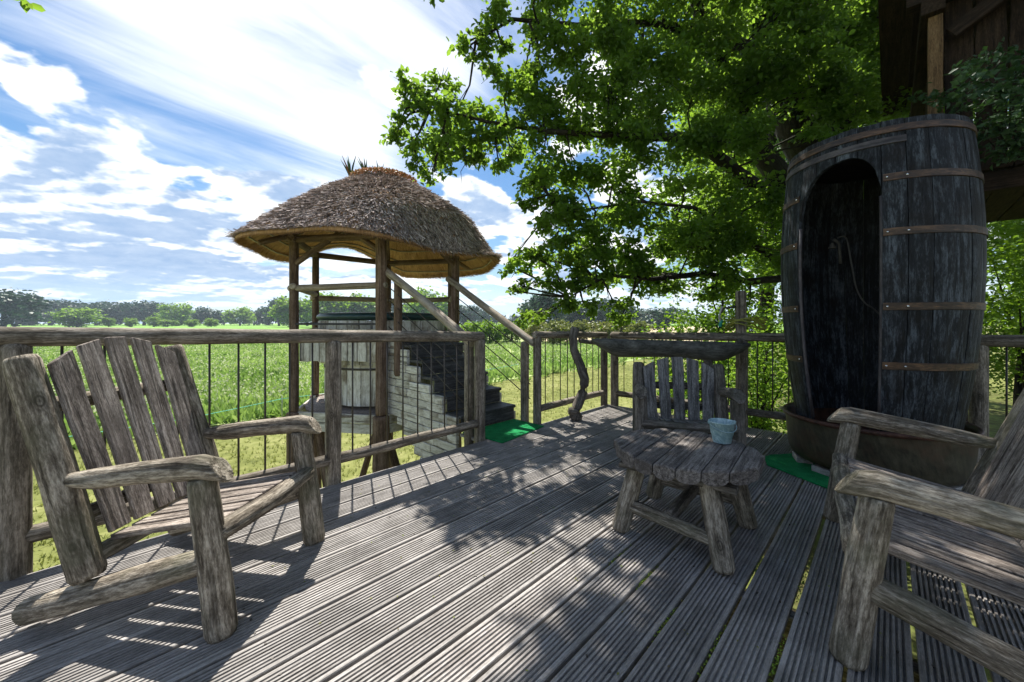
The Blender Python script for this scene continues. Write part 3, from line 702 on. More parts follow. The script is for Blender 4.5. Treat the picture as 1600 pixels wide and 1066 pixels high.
# ================================================================ BARREL SHOWER
bs = empty('barrel_shower', BC, 'tall dark oak barrel shower standing in an old tub', 'shower')
TUBZ = 0.43; BT = 2.60
def brad(z):
    u = (z - TUBZ + 0.03) / (BT - TUBZ); return 0.475 + 0.125 * math.sin(math.pi * min(1, max(0, u * 0.80 + 0.03))) ** 0.9
D0, D1 = 135.0, 187.0
zs = [TUBZ - 0.03 + (BT - TUBZ + 0.03) * i / 12 for i in range(13)]
def arch(phi):
    a = abs((phi - 161) / 26.0); return 2.02 + 0.36 * (max(0, 1 - a ** 2.6)) ** 0.5 - 0.06 * (161 - phi) / 26
def stave(a0, a1, z0f=None, seed=0):
    verts = []; gp = []; faces = []; nsub = 4; ga = 0.22
    ztop = BT + 0.003 * random.Random(seed).uniform(-1, 1)
    angs = [a0 + ga + (a1 - a0 - 2 * ga) * i / nsub for i in range(nsub + 1)]
    rofs = 0.003 * random.Random(seed + 5).uniform(-1, 1); nz_ = 10
    for an in angs:
        zb = z0f(an) if z0f else TUBZ - 0.03
        edge = 0.003 if an in (angs[0], angs[-1]) else 0
        for k_ in range(nz_ + 1):
            z = zb + (ztop - zb) * k_ / nz_
            for (dr) in (0.0, -0.032):
                r_ = brad(z) + rofs + dr - (edge if dr == 0 else 0)
                verts.append(BC + Vector((r_ * math.cos(R(an)), r_ * math.sin(R(an)), z))); gp.append((R(an) * 0.55, r_, z))
    q_ = 2 * (nz_ + 1)
    def ix(i, k_, s): return i * q_ + k_ * 2 + s
    for i in range(nsub):
        for k_ in range(nz_):
            faces.append((ix(i, k_, 0), ix(i + 1, k_, 0), ix(i + 1, k_ + 1, 0), ix(i, k_ + 1, 0)))
            faces.append((ix(i + 1, k_, 1), ix(i, k_, 1), ix(i, k_ + 1, 1), ix(i + 1, k_ + 1, 1)))
        faces.append((ix(i, 0, 1), ix(i + 1, 0, 1), ix(i + 1, 0, 0), ix(i, 0, 0)))
        faces.append((ix(i, nz_, 0), ix(i + 1, nz_, 0), ix(i + 1, nz_, 1), ix(i, nz_, 1)))
    for k_ in range(nz_):
        faces.append((ix(0, k_, 1), ix(0, k_, 0), ix(0, k_ + 1, 0), ix(0, k_ + 1, 1)))
        faces.append((ix(nsub, k_, 0), ix(nsub, k_, 1), ix(nsub, k_ + 1, 1), ix(nsub, k_ + 1, 0)))
    mb = MB(); mb.add(verts, faces, gp, False); return mb
for i in range(4):
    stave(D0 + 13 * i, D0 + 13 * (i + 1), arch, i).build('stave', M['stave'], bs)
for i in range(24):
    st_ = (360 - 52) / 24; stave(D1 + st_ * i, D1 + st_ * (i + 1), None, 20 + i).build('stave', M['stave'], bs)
one(lathe, 'shade_lid', M['stave_in'], bs, BC, [(0.001, BT - 0.10), (brad(BT - .1) - 0.034, BT - 0.10), (brad(BT - .06) - 0.034, BT - 0.06), (0.001, BT - 0.06)], 40)  # unseen dark disc added to keep light out of the barrel
def band(mb, z, a0, a1, h, out=0.007, seg=None, tilt=0.0):
    n = max(4, int(abs(a1 - a0) / 6)); verts = []; gp = []; faces = []
    for i in range(n + 1):
        an = a0 + (a1 - a0) * i / n
        zz_ = z + tilt * i / n
        for (dz, dr) in ((-h / 2, 0.001), (-h / 2 + .003, out), (h / 2 - .003, out), (h / 2, 0.001)):
            r_ = brad(zz_ + dz) + dr
            verts.append(BC + Vector((r_ * math.cos(R(an)), r_ * math.sin(R(an)), zz_ + dz))); gp.append((dz, dr, R(an) * .55))
    for i in range(n):
        for j in range(4): faces.append((i * 4 + j, (i + 1) * 4 + j, (i + 1) * 4 + (j + 1) % 4, i * 4 + (j + 1) % 4))
    faces += [(0, 1, 2, 3), (n * 4 + 3, n * 4 + 2, n * 4 + 1, n * 4)]
    mb.add(verts, faces, gp, False)
for z in (0.895, 1.305, 1.815, 2.195):
    h_ = one(band, 'hoop', M['hoop'], bs, z, D1 + 0.5, D0 + 360 - 0.5, 0.052)
    for an in (D1 + 2.5, D1 + 12.5, D0 - 3):
        rz = brad(z) + 0.008; c_ = BC + Vector((rz * math.cos(R(an)), rz * math.sin(R(an)), z))
        mbr = MB(); dirn = Vector((math.cos(R(an)), math.sin(R(an)), 0))
        log(mbr, [c_ - dirn * 0.004, c_ + dirn * 0.003, c_ + dirn * 0.006], [0.008, 0.007, 0.002], 8, rough=0, step=9, cap=0)
        mbr.build('rivet', M['chrome'], h_)
one(band, 'top_hoop', M['hoop'], bs, 2.535, 0, 359.5, 0.05, 0.008)
one(band, 'strap', M['hoop_grey'], bs, 2.455, 100, 200, 0.05, 0.009)
# door jamb strips
for an in (D0 - 0.2, D1 + 0.2):
    pts = [BC + Vector(((brad(z) - 0.02) * math.cos(R(an)), (brad(z) - 0.02) * math.sin(R(an)), z)) for z in [TUBZ + ((1.95 if an < 150 else 2.075) - TUBZ) * i / 8 for i in range(9)]]
    one(log, 'door_jamb', M['hoop_grey'], bs, pts, 0.014, 6, 3, 0.0, step=5, cap=0)
# tub
tp_ = [(0.001, 0.065), (0.47, 0.06), (0.52, 0.08), (0.543, 0.13), (0.556, 0.25), (0.568, TUBZ - 0.03), (0.575, TUBZ - 0.005)]
one(lathe, 'tub_body', M['tub'], bs, BC, tp_, 56, 0.01, 4)
one(lathe, 'tub_rim', M['rim'], bs, BC, [(0.560, TUBZ - 0.03), (0.585, TUBZ - 0.022), (0.594, TUBZ - 0.004), (0.584, TUBZ + 0.010), (0.565, TUBZ + 0.008), (0.555, TUBZ - 0.02), (0.53, 0.2), (0.001, 0.12)], 56)
for i, an in enumerate((150, 170, 195, 215, 240, 60, 110, 300)):
    c_ = BC + Vector((0.455 * math.cos(R(an)), 0.455 * math.sin(R(an)), 0)); t_ = Vector((-math.sin(R(an)), math.cos(R(an)), 0))
    one(plank, 'foot_slab', M['stone'], bs, c_ - t_ * 0.10 + Vector((0, 0, .032)), c_ + t_ * 0.085 + Vector((0, 0, .032)), 0.11, 0.05, (0, 0, 1), i, 0.003, 3, 0.004)
# shower fittings inside
ip = at(1303, 385, 3.42)
sh_ = one(log, 'shower_pipe', M['shaded_tube'], bs, [ip + Vector((0.06, -0.04, -0.15)), ip + Vector((0.05, -0.03, 0.03)), ip + Vector((0, 0, 0.06))], 0.012, 8, 1, 0.0, cap=0)
one(lathe, 'shower_head', M['shaded_tube'], bs, ip + Vector((-0.01, 0.01, -0.02)), [(0.009, 0.05), (0.012, 0.035), (0.030, 0.008), (0.030, 0.0), (0.001, 0.0)], 16)
tps = [at(1308, 372, 3.40), at(1322, 372, 3.38), at(1330, 410, 3.36), at(1338, 450, 3.34), at(1350, 472, 3.32), at(1364, 482, 3.30), at(1385, 500, 3.30)]
one(tube, 'shower_tube', M['shaded_tube'], bs, tps, 0.006, 7)

# ================================================================ THATCHED HOT TUB HUT
HC = Vector((3.10, 5.87, 0)); HR = 1.33
hut = empty('thatched_hut', (HC.x, HC.y, GZ), 'round thatched hut on log posts over the hot tub', 'hut')
hexa = [(HC.x - 0.61, 4.80), (HC.x + 0.61, 4.80), (HC.x + HR, HC.y), (HC.x + 0.665, HC.y + 1.1), (HC.x - 0.665, HC.y + 1.1), (HC.x - HR, HC.y)]
prad = [0.072, 0.062, 0.055, 0.055, 0.055, 0.06]
FZ = -0.03
for i, (x, y) in enumerate(hexa):
    one(log, 'post', M['hut_post'], hut, [(x, y, FZ), (x, y, 2.36)], prad[i], 14, 500 + i, 0.03)
    one(log, 'foot_post', M['hut_post'], hut, [(x, y, GZ), (x, y, FZ)], prad[i] + 0.035, 12, 520 + i, 0.04)
for i in range(6):      # wall plates
    a = Vector((*hexa[i], 2.33)); b = Vector((*hexa[(i + 1) % 6], 2.33)); d_ = (b - a).normalized() * 0.14
    one(log, 'wall_plate', M['hut_post'], hut, [a - d_, b + d_], 0.05, 12, 540 + i, 0.03)
    if i != 0:
        z0, z1 = (1.66, 1.68) if i in (5, 4) else (1.62, 1.60)
        a2, b2 = Vector((*hexa[i], z0)), Vector((*hexa[(i + 1) % 6], z1)); d2 = (b2 - a2).normalized() * 0.08
        one(log, 'hand_rail', M['hut_rail'], hut, [a2 - d2, b2 + d2], 0.045, 12, 550 + i, 0.05)
APX = HC + Vector((0, 0, 3.24))
for i in range(6):
    a = Vector((*hexa[i], 2.40)); dr = (a - Vector((HC.x, HC.y, 2.40))); dr.z = 0; dr.normalize()
    one(log, 'rafter', M['hut_post'], hut, [APX, a, a + dr * 0.42 + Vector((0, 0, -0.18))], 0.036, 10, 560 + i, 0.03)
# diagonal braces at the near left post and the stair side post
def brace(i, j, t=0.55, z=1.93):
    a = Vector((*hexa[i], z)); b = Vector((*hexa[j], 2.31)); e = Vector((*hexa[i], 2.31)).lerp(b, t)
    one(log, 'brace', M['hut_post'], hut, [a, e], 0.04, 10, 580 + i * 3 + j, 0.03)
brace(5, 0, 0.42, 1.98); brace(0, 5, 0.22, 2.12); brace(1, 0, 0.3, 2.05); brace(2, 1, 0.4, 2.0)
# thatch
prof_r = np.array([0, .15, .45, .8, 1.1, 1.4, 1.62, 1.78, 1.90]); prof_z = np.array([3.47, 3.47, 3.40, 3.20, 3.00, 2.76, 2.56, 2.41, 2.29])
def bump_(phi, c0, w): 
    d_ = (phi - c0 + 180) % 360 - 180; d_ = np.abs(d_) / w; return np.clip(1 - d_ ** 2, 0, 1) ** 1.5 * (d_ < 1)
def roof(phi, t, inner=False):
    r_ = (1.90 + 0.07 * bump_(phi, -35, 50)) * t; z = np.interp(r_, prof_r, prof_z)
    wv = bump_(phi, -84, 56); r2 = np.where(r_ > 1.38, 1.38 + (r_ - 1.38) * (1 - 0.68 * wv), r_)
    r2 = r2 * (1 + 0.045 * t * np.cos(R(6) * phi)) 
    z = z - 0.10 * wv * np.clip((t - .7) / .3, 0, 1)
    z = z + 0.42 * bump_(phi, 84, 34) * np.clip((t - .62) / .38, 0, 1) ** 1.3
    z = z - 0.14 * bump_(phi, 25, 60) * np.clip((t - .6) / .4, 0, 1)
    if inner: z = z - 0.12 * np.clip(1.15 - t * 0.75, 0.3, 1)
    return HC.x + r2 * np.cos(np.radians(phi)), HC.y + r2 * np.sin(np.radians(phi)), z
mb = MB(); nphi, ntt = 96, 18; verts = []; gp = []; faces = []
ts = [0.02 + 0.98 * i / ntt for i in range(ntt + 1)]
rings = [(t, False) for t in ts] + [(t, True) for t in reversed(ts)]
for (t, inn) in rings:
    for j in range(nphi):
        phi = 360 * j / nphi; x, y, z = roof(phi, t, inn); z = float(z) + 0.02 * mnoise.noise(Vector((x * 4, y * 4, z * 4)))
        verts.append(Vector((float(x), float(y), z))); gp.append((R(phi) * 2, 0, t * 2))
for i in range(len(rings) - 1):
    for j in range(nphi): faces.append((i * nphi + j, (i + 1) * nphi + j, (i + 1) * nphi + (j + 1) % nphi, i * nphi + (j + 1) % nphi))
faces.append(tuple(range(nphi))); faces.append(tuple(reversed([(len(rings) - 1) * nphi + j for j in range(nphi)])))
mb.add(verts, faces, gp, True)
M['thatch_in'] = wood('thatch_body', (0.16, 0.085, 0.045), (0.42, 0.25, 0.13), (0.65, 0.42, 0.25), 90, 6, 1.0, 0.012, crack=0.3)
roofo = mb.build('thatch', M['thatch_in'], hut)
rng = np.random.default_rng(3)
def straw_on(nn, tlo, thi, phis, inner, mat, name, ln, wd, lift, spread, lvr=(0, 1)):
    t = np.sqrt(rng.uniform(tlo ** 2, thi ** 2, nn)); phi = rng.uniform(phis[0], phis[1], nn)
    P = np.stack(roof(phi, t, inner), 1); P2 = np.stack(roof(phi, np.minimum(t + 0.02, 1.02), inner), 1); P3 = np.stack(roof(phi + 1, t, inner), 1)
    down = unit(P2 - P); side = unit(P3 - P); nrm = np.cross(side, down); nrm *= np.sign(nrm[:, 2:3]) * (-1 if inner else 1)
    D = unit(down + side * rng.normal(size=(nn, 1)) * spread + nrm * rng.uniform(0.0, lift, (nn, 1)))
    L_ = rng.uniform(ln * .5, ln * 1.4, nn)
    Nn = unit(nrm + rng.normal(size=(nn, 3)) * 0.45)
    lv = np.clip(rng.normal(0.45, 0.28, nn), *lvr)
    return P + nrm * 0.004, D, Nn, L_, np.full(nn, wd) * rng.uniform(.6, 1.5, nn), lv
o_ = Vector((HC.x, HC.y, GZ))
me = leaf_mesh('reeds', *straw_on(46000, 0.02, 1.0, (0, 360), False, None, 0, 0.095, 0.010, 0.6, 0.55), M['straw_top'], o_, 'quad'); obj('reeds', me, hut, 'stuff')
me = leaf_mesh('eave_straw', *straw_on(9000, 0.975, 1.0, (0, 360), False, None, 0, 0.06, 0.006, 0.1, 0.25), M['straw_top'], o_, 'tri'); obj('eave_straw', me, hut, 'stuff')
P_, D_, N_, l_, w2, lv_ = straw_on(9000, 0.96, 1.0, (0, 360), True, None, 0, 0.06, 0.006, 0.3, 0.3)
me = leaf_mesh('underside_straw', P_, D_, N_, l_, w2, lv_, M['straw'], o_, 'tri'); obj('underside_straw', me, hut, 'stuff')
me = leaf_mesh('lining_straw', *straw_on(9000, 0.25, 0.97, (0, 360), True, None, 0, 0.14, 0.006, 0.06, 0.10), M['straw'], o_, 'tri'); obj('lining_straw', me, hut, 'stuff')
for t in (0.46, 0.56, 0.66, 0.76, 0.86, 0.94):    # battens under the thatch
    pts = []
    for j in range(37):
        x, y, z = roof(360 * j / 36, t, True); pts.append(Vector((float(x), float(y), float(z) - 0.012)))
    one(log, 'batten', M['hut_rail'], hut, pts, 0.013, 6, 3, 0.0, step=9, cap=0)
# roof plants
capc = HC + Vector((0, 0, 3.45))
rp = empty('sedum_cushion', capc, 'orange and green sedum cushion on top of the thatched roof', 'plant')
nn = 3600; a_ = rng.uniform(0, 2 * np.pi, nn); r_ = 0.52 * np.sqrt(rng.random(nn))
P = np.stack([HC.x + r_ * np.cos(a_), HC.y + r_ * np.sin(a_), 3.43 + 0.12 * (1 - (r_ / .55) ** 2) + rng.random(nn) * 0.03], 1)
me = leaf_mesh('sedum', P, unit(rng.normal(size=(nn, 3)) * .5 + np.array([0, 0, .7])), unit(rng.normal(size=(nn, 3))), rng.uniform(.02, .05, nn), rng.uniform(.012, .028, nn), rng.random(nn), M['sedum'], capc, 'oval')
obj('sedum_mass', me, rp, 'stuff')
for i, (px_, py_, h, lab) in enumerate(((548, 268, .40, 'tallest spiky succulent on the left of the roof crown'), (573, 265, .32, 'spiky succulent in the middle of the roof crown'), (594, 262, .24, 'small spiky succulent right of the other two on the roof'))):
    b_ = at(px_, py_ + 6, 6.1); b_.z = 3.44
    sp = empty('spiky_plant', b_, lab, 'plant', 'spiky plants on the thatched roof')
    for k_ in range(6):
        rr_ = random.Random(i * 10 + k_); an = k_ / 6 * 6.28 + rr_.random(); lean = rr_.uniform(0.15, 0.42)
        d_ = Vector((math.cos(an) * lean, math.sin(an) * lean, 1)).normalized() - rgt * 0.15
        tip = b_ + d_ * h * rr_.uniform(.7, 1.15)
        mid = b_.lerp(tip, .5) - Vector((math.cos(an), math.sin(an), 0)) * 0.01
        mbx = MB(); log(mbx, [b_, mid, tip], [0.013, 0.014, 0.002], 5, rough=0, step=0.09, cap=0)
        me = mbx.mesh('leaf', M['aloe'], b_); a2 = me.attributes.new('lv', 'FLOAT', 'POINT'); a2.data.foreach_set('value', np.full(len(me.vertices), rr_.choice([0.3, 0.4, 0.5, 0.95]), dtype=np.float32))
        obj('leaf', me, sp)

# hot tub inside the hut
ht = empty('hot_tub', (HC.x, HC.y, 0.0), 'raised wooden hot tub with a dark green cover under the thatch', 'hot tub')
one(lathe, 'cover', M['cover'], ht, HC, [(0.001, 1.345), (0.80, 1.335), (0.93, 1.325), (0.975, 1.30), (0.985, 1.265), (0.96, 1.235), (0.90, 1.225), (0.001, 1.225)], 56, 0.01, 8)
def ring_boards(nb, r0, z0, z1, name, mat, parent, w=None, th=0.025, arc=(0, 360), seed=0, hexed=False):
    for i in range(nb):
        an = R(arc[0] + (arc[1] - arc[0]) * (i + 0.5) / nb); rr_ = r0
        if hexed: 
            k_ = (math.degrees(an) - 30) % 60 - 30; rr_ = r0 * math.cos(R(30)) / math.cos(R(k_))
        x, y = HC.x + rr_ * math.cos(an), HC.y + rr_ * math.sin(an)
        n_an = an if not hexed else R(round((math.degrees(an) - 30) / 60) * 60 + 30)
        ww = (w or 2 * math.pi * r0 / nb * (arc[1] - arc[0]) / 360) - 0.006
        rs = random.Random(seed + i)
        one(plank, name, mat, parent, (x, y, z0 + rs.uniform(-.006, .006)), (x, y, z1), ww, th, (math.cos(n_an), math.sin(n_an), 0), seed + i, 0.003, 3)
ring_boards(34, 0.945, 0.60, 1.215, 'tub_stave', M['white'], ht, seed=10)
ring_boards(26, 0.86, 0.02, 0.62, 'lower_stave', M['white'], ht, seed=60)
one(lathe, 'upper_hoop', M['bar'], ht, HC, [(0.962, 1.02), (0.966, 1.02), (0.966, 1.06), (0.962, 1.06)], 56)
one(lathe, 'lower_hoop', M['bar'], ht, HC, [(0.878, 0.52), (0.883, 0.52), (0.883, 0.55), (0.878, 0.55)], 56)
# outer skirt of wide boards between the posts, left faces
def face_boards(i, j, z0, z1, nb, name, mat, parent, out=0.0, t0=0.0, t1=1.0, seed=0):
    a = Vector((*hexa[i], 0)); b = Vector((*hexa[j], 0)); d_ = (b - a); L_ = d_.length; d_.normalize(); nr = Vector((d_.y, -d_.x, 0))
    if nr.dot(a - HC) < 0: nr = -nr
    for k_ in range(nb):
        s = L_ * (t0 + (t1 - t0) * (k_ + .5) / nb); p = a + d_ * s + nr * out; rs = random.Random(seed + k_)
        one(plank, name, mat, parent, (p.x, p.y, z0 + rs.uniform(-.012, .012)), (p.x, p.y, z1), L_ * (t1 - t0) / nb - 0.012, 0.024, nr, seed + k_, 0.004, 3)
sk = empty('tub_surround', (HC.x, HC.y, GZ), 'flaking white board surround and base ring under the thatched hut', 'platform')
face_boards(5, 0, 0.66, 1.10, 8, 'board', M['white'], sk, -0.06, 0.05, 0.93, 100)
face_boards(4, 5, 0.66, 1.10, 8, 'board', M['white'], sk, -0.06, 0.05, 0.95, 130)
face_boards(3, 4, 0.66, 1.10, 8, 'board', M['white'], sk, -0.06, 0.05, 0.95, 160)
face_boards(1, 2, 0.66, 1.10, 8, 'board', M['white'], sk, -0.06, 0.07, 0.95, 190)
face_boards(2, 3, 0.66, 1.10, 8, 'board', M['white'], sk, -0.06, 0.05, 0.95, 220)
for i in range(1, 6):
    a = Vector((*hexa[i], 1.17)); b = Vector((*hexa[(i + 1) % 6], 1.17))
    one(plank, 'cap_rail', M['step'], sk, a, b, 0.07, 0.03)
# base ring and struts
for i in range(6):
    a = Vector((*hexa[i], -0.12)); b = Vector((*hexa[(i + 1) % 6], -0.12))
    for (z_, q_) in ((-0.09, 0), (-0.22, 1)):
        a.z = b.z = z_
        one(plank, 'base_board', M['white'], sk, a.lerp(b, .05), b.lerp(a, .05), 0.035, 0.12, (0, 0, 1), 250 + i * 2 + q_, 0.004, 6)
one(lathe, 'base_floor', M['slat'], sk, HC, [(0.001, -0.03), (1.12, -0.03), (1.14, -0.05), (1.12, -0.09), (0.001, -0.09)], 6 * 6)
for i in range(6):
    c_ = Vector((*hexa[i], 0)); i2 = (i + 1) % 6; m_ = (c_ + Vector((*hexa[i2], 0))) / 2
    for s, t_ in ((-1, .25), (1, .45)):
        top = HC + (c_ - HC) * 0.78 + Vector((0, 0, -0.14)); ft = HC + (m_ - HC) * (0.85 + .25 * t_) if s > 0 else c_ + (c_ - HC) * 0.22
        one(log, 'strut', M['hut_post'], sk, [top, Vector((ft.x, ft.y, GZ))], 0.058, 10, 600 + i * 2 + s, 0.04)

# ================================================================ STAIRS
st = empty('stairs', (3.05, 3.35, 0), 'dark step stairs with whitewashed block sides climbing to the hot tub', 'stairs')
X0, X1 = 2.66, 3.48; RISE, RUN = 0.182, 0.25; Y0 = 3.33
for i in range(6):
    y = Y0 + RUN * i; z = RISE * (i + 1)
    if z > 1.0: break
    one(plank, 'tread', M['step'], st, (X0 - 0.02, y + RUN / 2 - 0.0, z - 0.02), (X1 + 0.015, y + RUN / 2, z - 0.02), RUN + 0.03, 0.035, (0, 0, 1), i, 0.002, 3)
    one(plank, 'riser', M['step'], st, (X0, y + 0.01, z - 0.04 - (RISE - .045) / 2), (X1, y + 0.01, z - 0.04 - (RISE - .045) / 2), 0.02, RISE - 0.045, (0, 0, 1), i)
one(plank, 'landing', M['step'], st, (X0 - 0.05, Y0 + RUN * 5 + 0.14, 0.93), (X1 + 0.05, Y0 + RUN * 5 + 0.14, 0.93), 0.28, 0.04)
rowh = 0.098; yend = 4.9
rb = random.Random(5)
for side, xs_ in ((0, X0 - 0.035), (1, X1 + 0.03)):
    zr = -0.62 if side == 0 else -0.3; row = 0
    while zr < 0.86:
        # row spans from the stair profile to the hut; the underside rises as a curve
        zc = zr + rowh
        ys = Y0 + max(0.0, math.ceil(zc / RISE - 0.99) * RUN) + 0.02 if zc > 0 else Y0 + 0.02
        ye = yend
        if zr < -0.05: ye = yend - 0.2 - (-0.05 - zr) * 1.35
        y = ys + (0.0 if row % 2 else -0.0); first = True
        while y < ye - 0.05:
            ln = rb.uniform(0.26, 0.46) * (0.6 if first and row % 2 else 1); e = min(ye, y + ln); first = False
            if ye - e < 0.1: e = ye
            one(plank, 'block', M['white'], st, (xs_, y + 0.003, zr + rowh / 2), (xs_, e - 0.003, zr + rowh / 2), 0.05 + rb.uniform(-.006, .006), rowh - 0.007, (0, 0, 1), row * 7 + int(y * 10), 0.003, 2, 0.005)
            y = e
        zr += rowh; row += 1
for (x, y0_, ztop) in ((X0 - 0.03, 3.17, 0.99), (X1 + 0.02, 3.17, 0.96)):
    one(log, 'newel_post', M['rail'], st, [(x, y0_, -0.25), (x, y0_, ztop)], 0.052, 14, 640 + int(x * 10), 0.03)
HL = [(X0 - 0.04, 3.10, 0.97), (X0 - 0.06, 4.0, 1.46), (X0 - 0.10, 4.86, 1.90)]
HRr = [(X1 + 0.03, 3.02, 0.94), (X1 + 0.03, 3.9, 1.40), (X1 + 0.12, 4.85, 1.86)]
one(log, 'handrail', M['hut_rail'], st, HL, 0.05, 14, 650, 0.05)
one(log, 'handrail', M['hut_rail'], st, HRr, 0.047, 14, 651, 0.06)
one(log, 'rail_post', M['hut_post'], st, [(2.60, 4.56, 0.5), (2.60, 4.56, 1.74)], 0.052, 12, 652, 0.03)
one(log, 'rail_post', M['hut_post'], st, [(3.52, 4.62, 0.55), (3.55, 4.62, 1.72)], 0.045, 12, 653, 0.03)
for k_ in range(1, 5):
    for Hh in (HL, HRr):
        dz = Vector((0, 0, -0.175 * k_))
        a, b = Vector(Hh[0]), Vector(Hh[2]); one(rod, 'rod', M['bar'], st, a.lerp(b, .04) + dz, a.lerp(b, .93) + dz, 0.0065, 6)
# white support block under the stairs
mb = MB()
for i in range(3):
    for j in range(4):
        one(plank, 'pier_block', M['white'], st, (X0 + 0.02 + j * .2, 3.75, -0.72 - i * 0.2), (X0 + 0.2 + j * .2, 3.75, -0.72 - i * 0.2), 0.2, 0.19, (0, 0, 1), i * 4 + j, 0.004, 2)

# ================================================================ TREE HOUSE corner, upper right
th_ = empty('tree_house', (5.7, -0.35, GZ), 'dark timber tree house corner above and behind the barrel shower', 'tree house')
one(plank, 'corner_post', M['cabin_post'], th_, (5.62, -0.32, 2.55), (5.62, -0.32, 4.17), 0.10, 0.10, (1, 0, 0), 1, 0.004, 6)
one(plank, 'post', M['cabin'], th_, (5.62, -1.05, 2.55), (5.62, -1.05, 4.17), 0.10, 0.10, (1, 0, 0), 2, 0.004, 6)
one(plank, 'floor_beam', M['cabin'], th_, (5.60, -0.22, 2.47), (5.60, -3.4, 2.47), 0.12, 0.17)
one(plank, 'floor_beam', M['cabin'], th_, (5.5, -0.30, 2.66), (8.6, -0.30, 2.66), 0.12, 0.17)
one(plank, 'head_beam', M['cabin'], th_, (5.50, -0.30, 4.26), (8.6, -0.30, 4.26), 0.16, 0.17)
one(plank, 'head_beam', M['cabin'], th_, (5.58, -0.12, 4.40), (5.58, -3.4, 4.40), 0.14, 0.18)
for i in range(9):
    x = 5.78 + i * 0.175
    one(plank, 'wall_board', M['cabin'], th_, (x, -0.34, 2.76), (x, -0.34, 4.17), 0.16, 0.03, (0, 1, 0), i, 0.012, 6)
for i in range(14):
    y = -0.48 - i * 0.2
    if 2 < i < 3: continue
    one(plank, 'wall_board', M['cabin'], th_, (5.72, y, 2.6), (5.72, y, 4.32), 0.185, 0.03, (1, 0, 0), 30 + i, 0.014, 6)  # boards kept very dark to stand in for the open, shaded interior
for i in range(12):
    one(plank, 'floor_board', M['cabin'], th_, (5.55, -0.40 - i * .26, 2.60), (8.5, -0.40 - i * .26, 2.60), 0.25, 0.04, (0, 0, 1), 60 + i)
for i in range(14):
    one(plank, 'roof_board', M['cabin'], th_, (5.46, -0.05 - i * .26, 4.52 + i * 0.02), (8.7, -0.05 - i * .26, 4.52 + i * 0.02), 0.27, 0.035, (0, -0.1, 1), 80 + i)
one(plank, 'diagonal_brace', M['cabin'], th_, (5.60, -0.42, 3.95), (5.60, -0.98, 4.30), 0.07, 0.12, (0, 0, 1), 3, 0.004, 4)
for (x, y) in ((7.5, -0.6), (8.3, -1.5), (5.9, -3.1)):
    one(log, 'stilt', M['cabin'], th_, [(x, y, GZ), (x, y, 2.4)], 0.11, 12, 700 + int(x * 3 + y), 0.05)

# ================================================================ TREES
rngT = np.random.default_rng(21)
def limb(parent, pts, radii, seed, name='limb', mat='bark'):
    return one(log, name, M[mat], parent, pts, radii, 12, seed, 0.10, step=0.14, cap=0.8)
A_ = lambda L_: [at(*p) for p in L_]
bt = at(1300, 503, 6.9); bt.z = GZ
oak = empty('oak_tree', bt, 'big ivy clad oak whose branches hang over the deck and shade it', 'tree')
trunk = [bt, at(1305, 560, 6.9), at(1310, 400, 6.9), at(1300, 280, 6.9)]
limb(oak, trunk, [0.62, 0.5, 0.42, 0.40], 1, 'trunk')
limbs = [
    ([(1300, 290, 6.9), (1296, 150, 6.9), (1285, 0, 6.8), (1275, -200, 6.7)], [0.34, .28, .24, .15]),
    ([(1300, 300, 6.9), (1240, 200, 6.7), (1205, 90, 6.5), (1185, -40, 6.3), (1150, -220, 6.0)], [0.33, .27, .23, .19, .1]),
    ([(1285, 340, 6.8), (1215, 275, 6.4), (1165, 200, 6.2), (1120, 95, 6.0), (1085, 0, 5.9)], [0.24, .18, .15, .12, .08]),
    ([(1255, 330, 6.6), (1180, 290, 6.2), (1080, 215, 5.6), (980, 213, 5.2), (850, 205, 4.9), (760, 190, 4.7), (660, 165, 4.6)], [0.17, .11, .07, .048, .032, .02, .008]),
    ([(1290, 420, 6.7), (1238, 434, 6.1), (1170, 440, 5.8), (1100, 428, 5.5), (1020, 436, 5.3), (950, 430, 5.1), (880, 470, 5.0)], [0.10, .06, .05, .042, .03, .02, .008]),
    ([(1240, 432, 6.1), (1195, 395, 5.9), (1150, 365, 5.7), (1085, 325, 5.5), (1000, 315, 5.2), (900, 330, 5.0), (850, 300, 4.8)], [0.055, .045, .036, .026, .018, .012, .006]),
    ([(1205, 90, 6.5), (1130, 60, 6.0), (1020, 35, 5.4), (900, 40, 5.0), (800, 30, 4.7), (735, 70, 4.6)], [0.14, .08, .05, .032, .02, .008]),
    ([(1185, -40, 6.3), (1080, -110, 5.4), (950, -160, 4.8), (820, -130, 4.4), (740, -60, 4.4)], [0.14, .09, .055, .03, .012]),
    ([(1180, -60, 6.2), (1150, -260, 5.0), (1060, -480, 3.8), (900, -760, 2.8), (300, -900, 1.9)], [0.15, .11, .07, .04, .012]),
    ([(1275, -120, 6.7), (1330, -300, 5.0), (1380, -600, 3.8), (1300, -1000, 2.9)], [0.15, .11, .07, .03]),
    ([(1300, 200, 6.9), (1380, 120, 6.3), (1450, 20, 5.6), (1540, -120, 4.8)], [0.17, .11, .08, .04]),
]
LP = []
for i, (pl, rd) in enumerate(limbs):
    pts = A_(pl); limb(oak, pts, rd, 10 + i)
    for a, b in zip(pts[:-1], pts[1:]):
        for k_ in range(8): LP.append(a.lerp(b, k_ / 8))
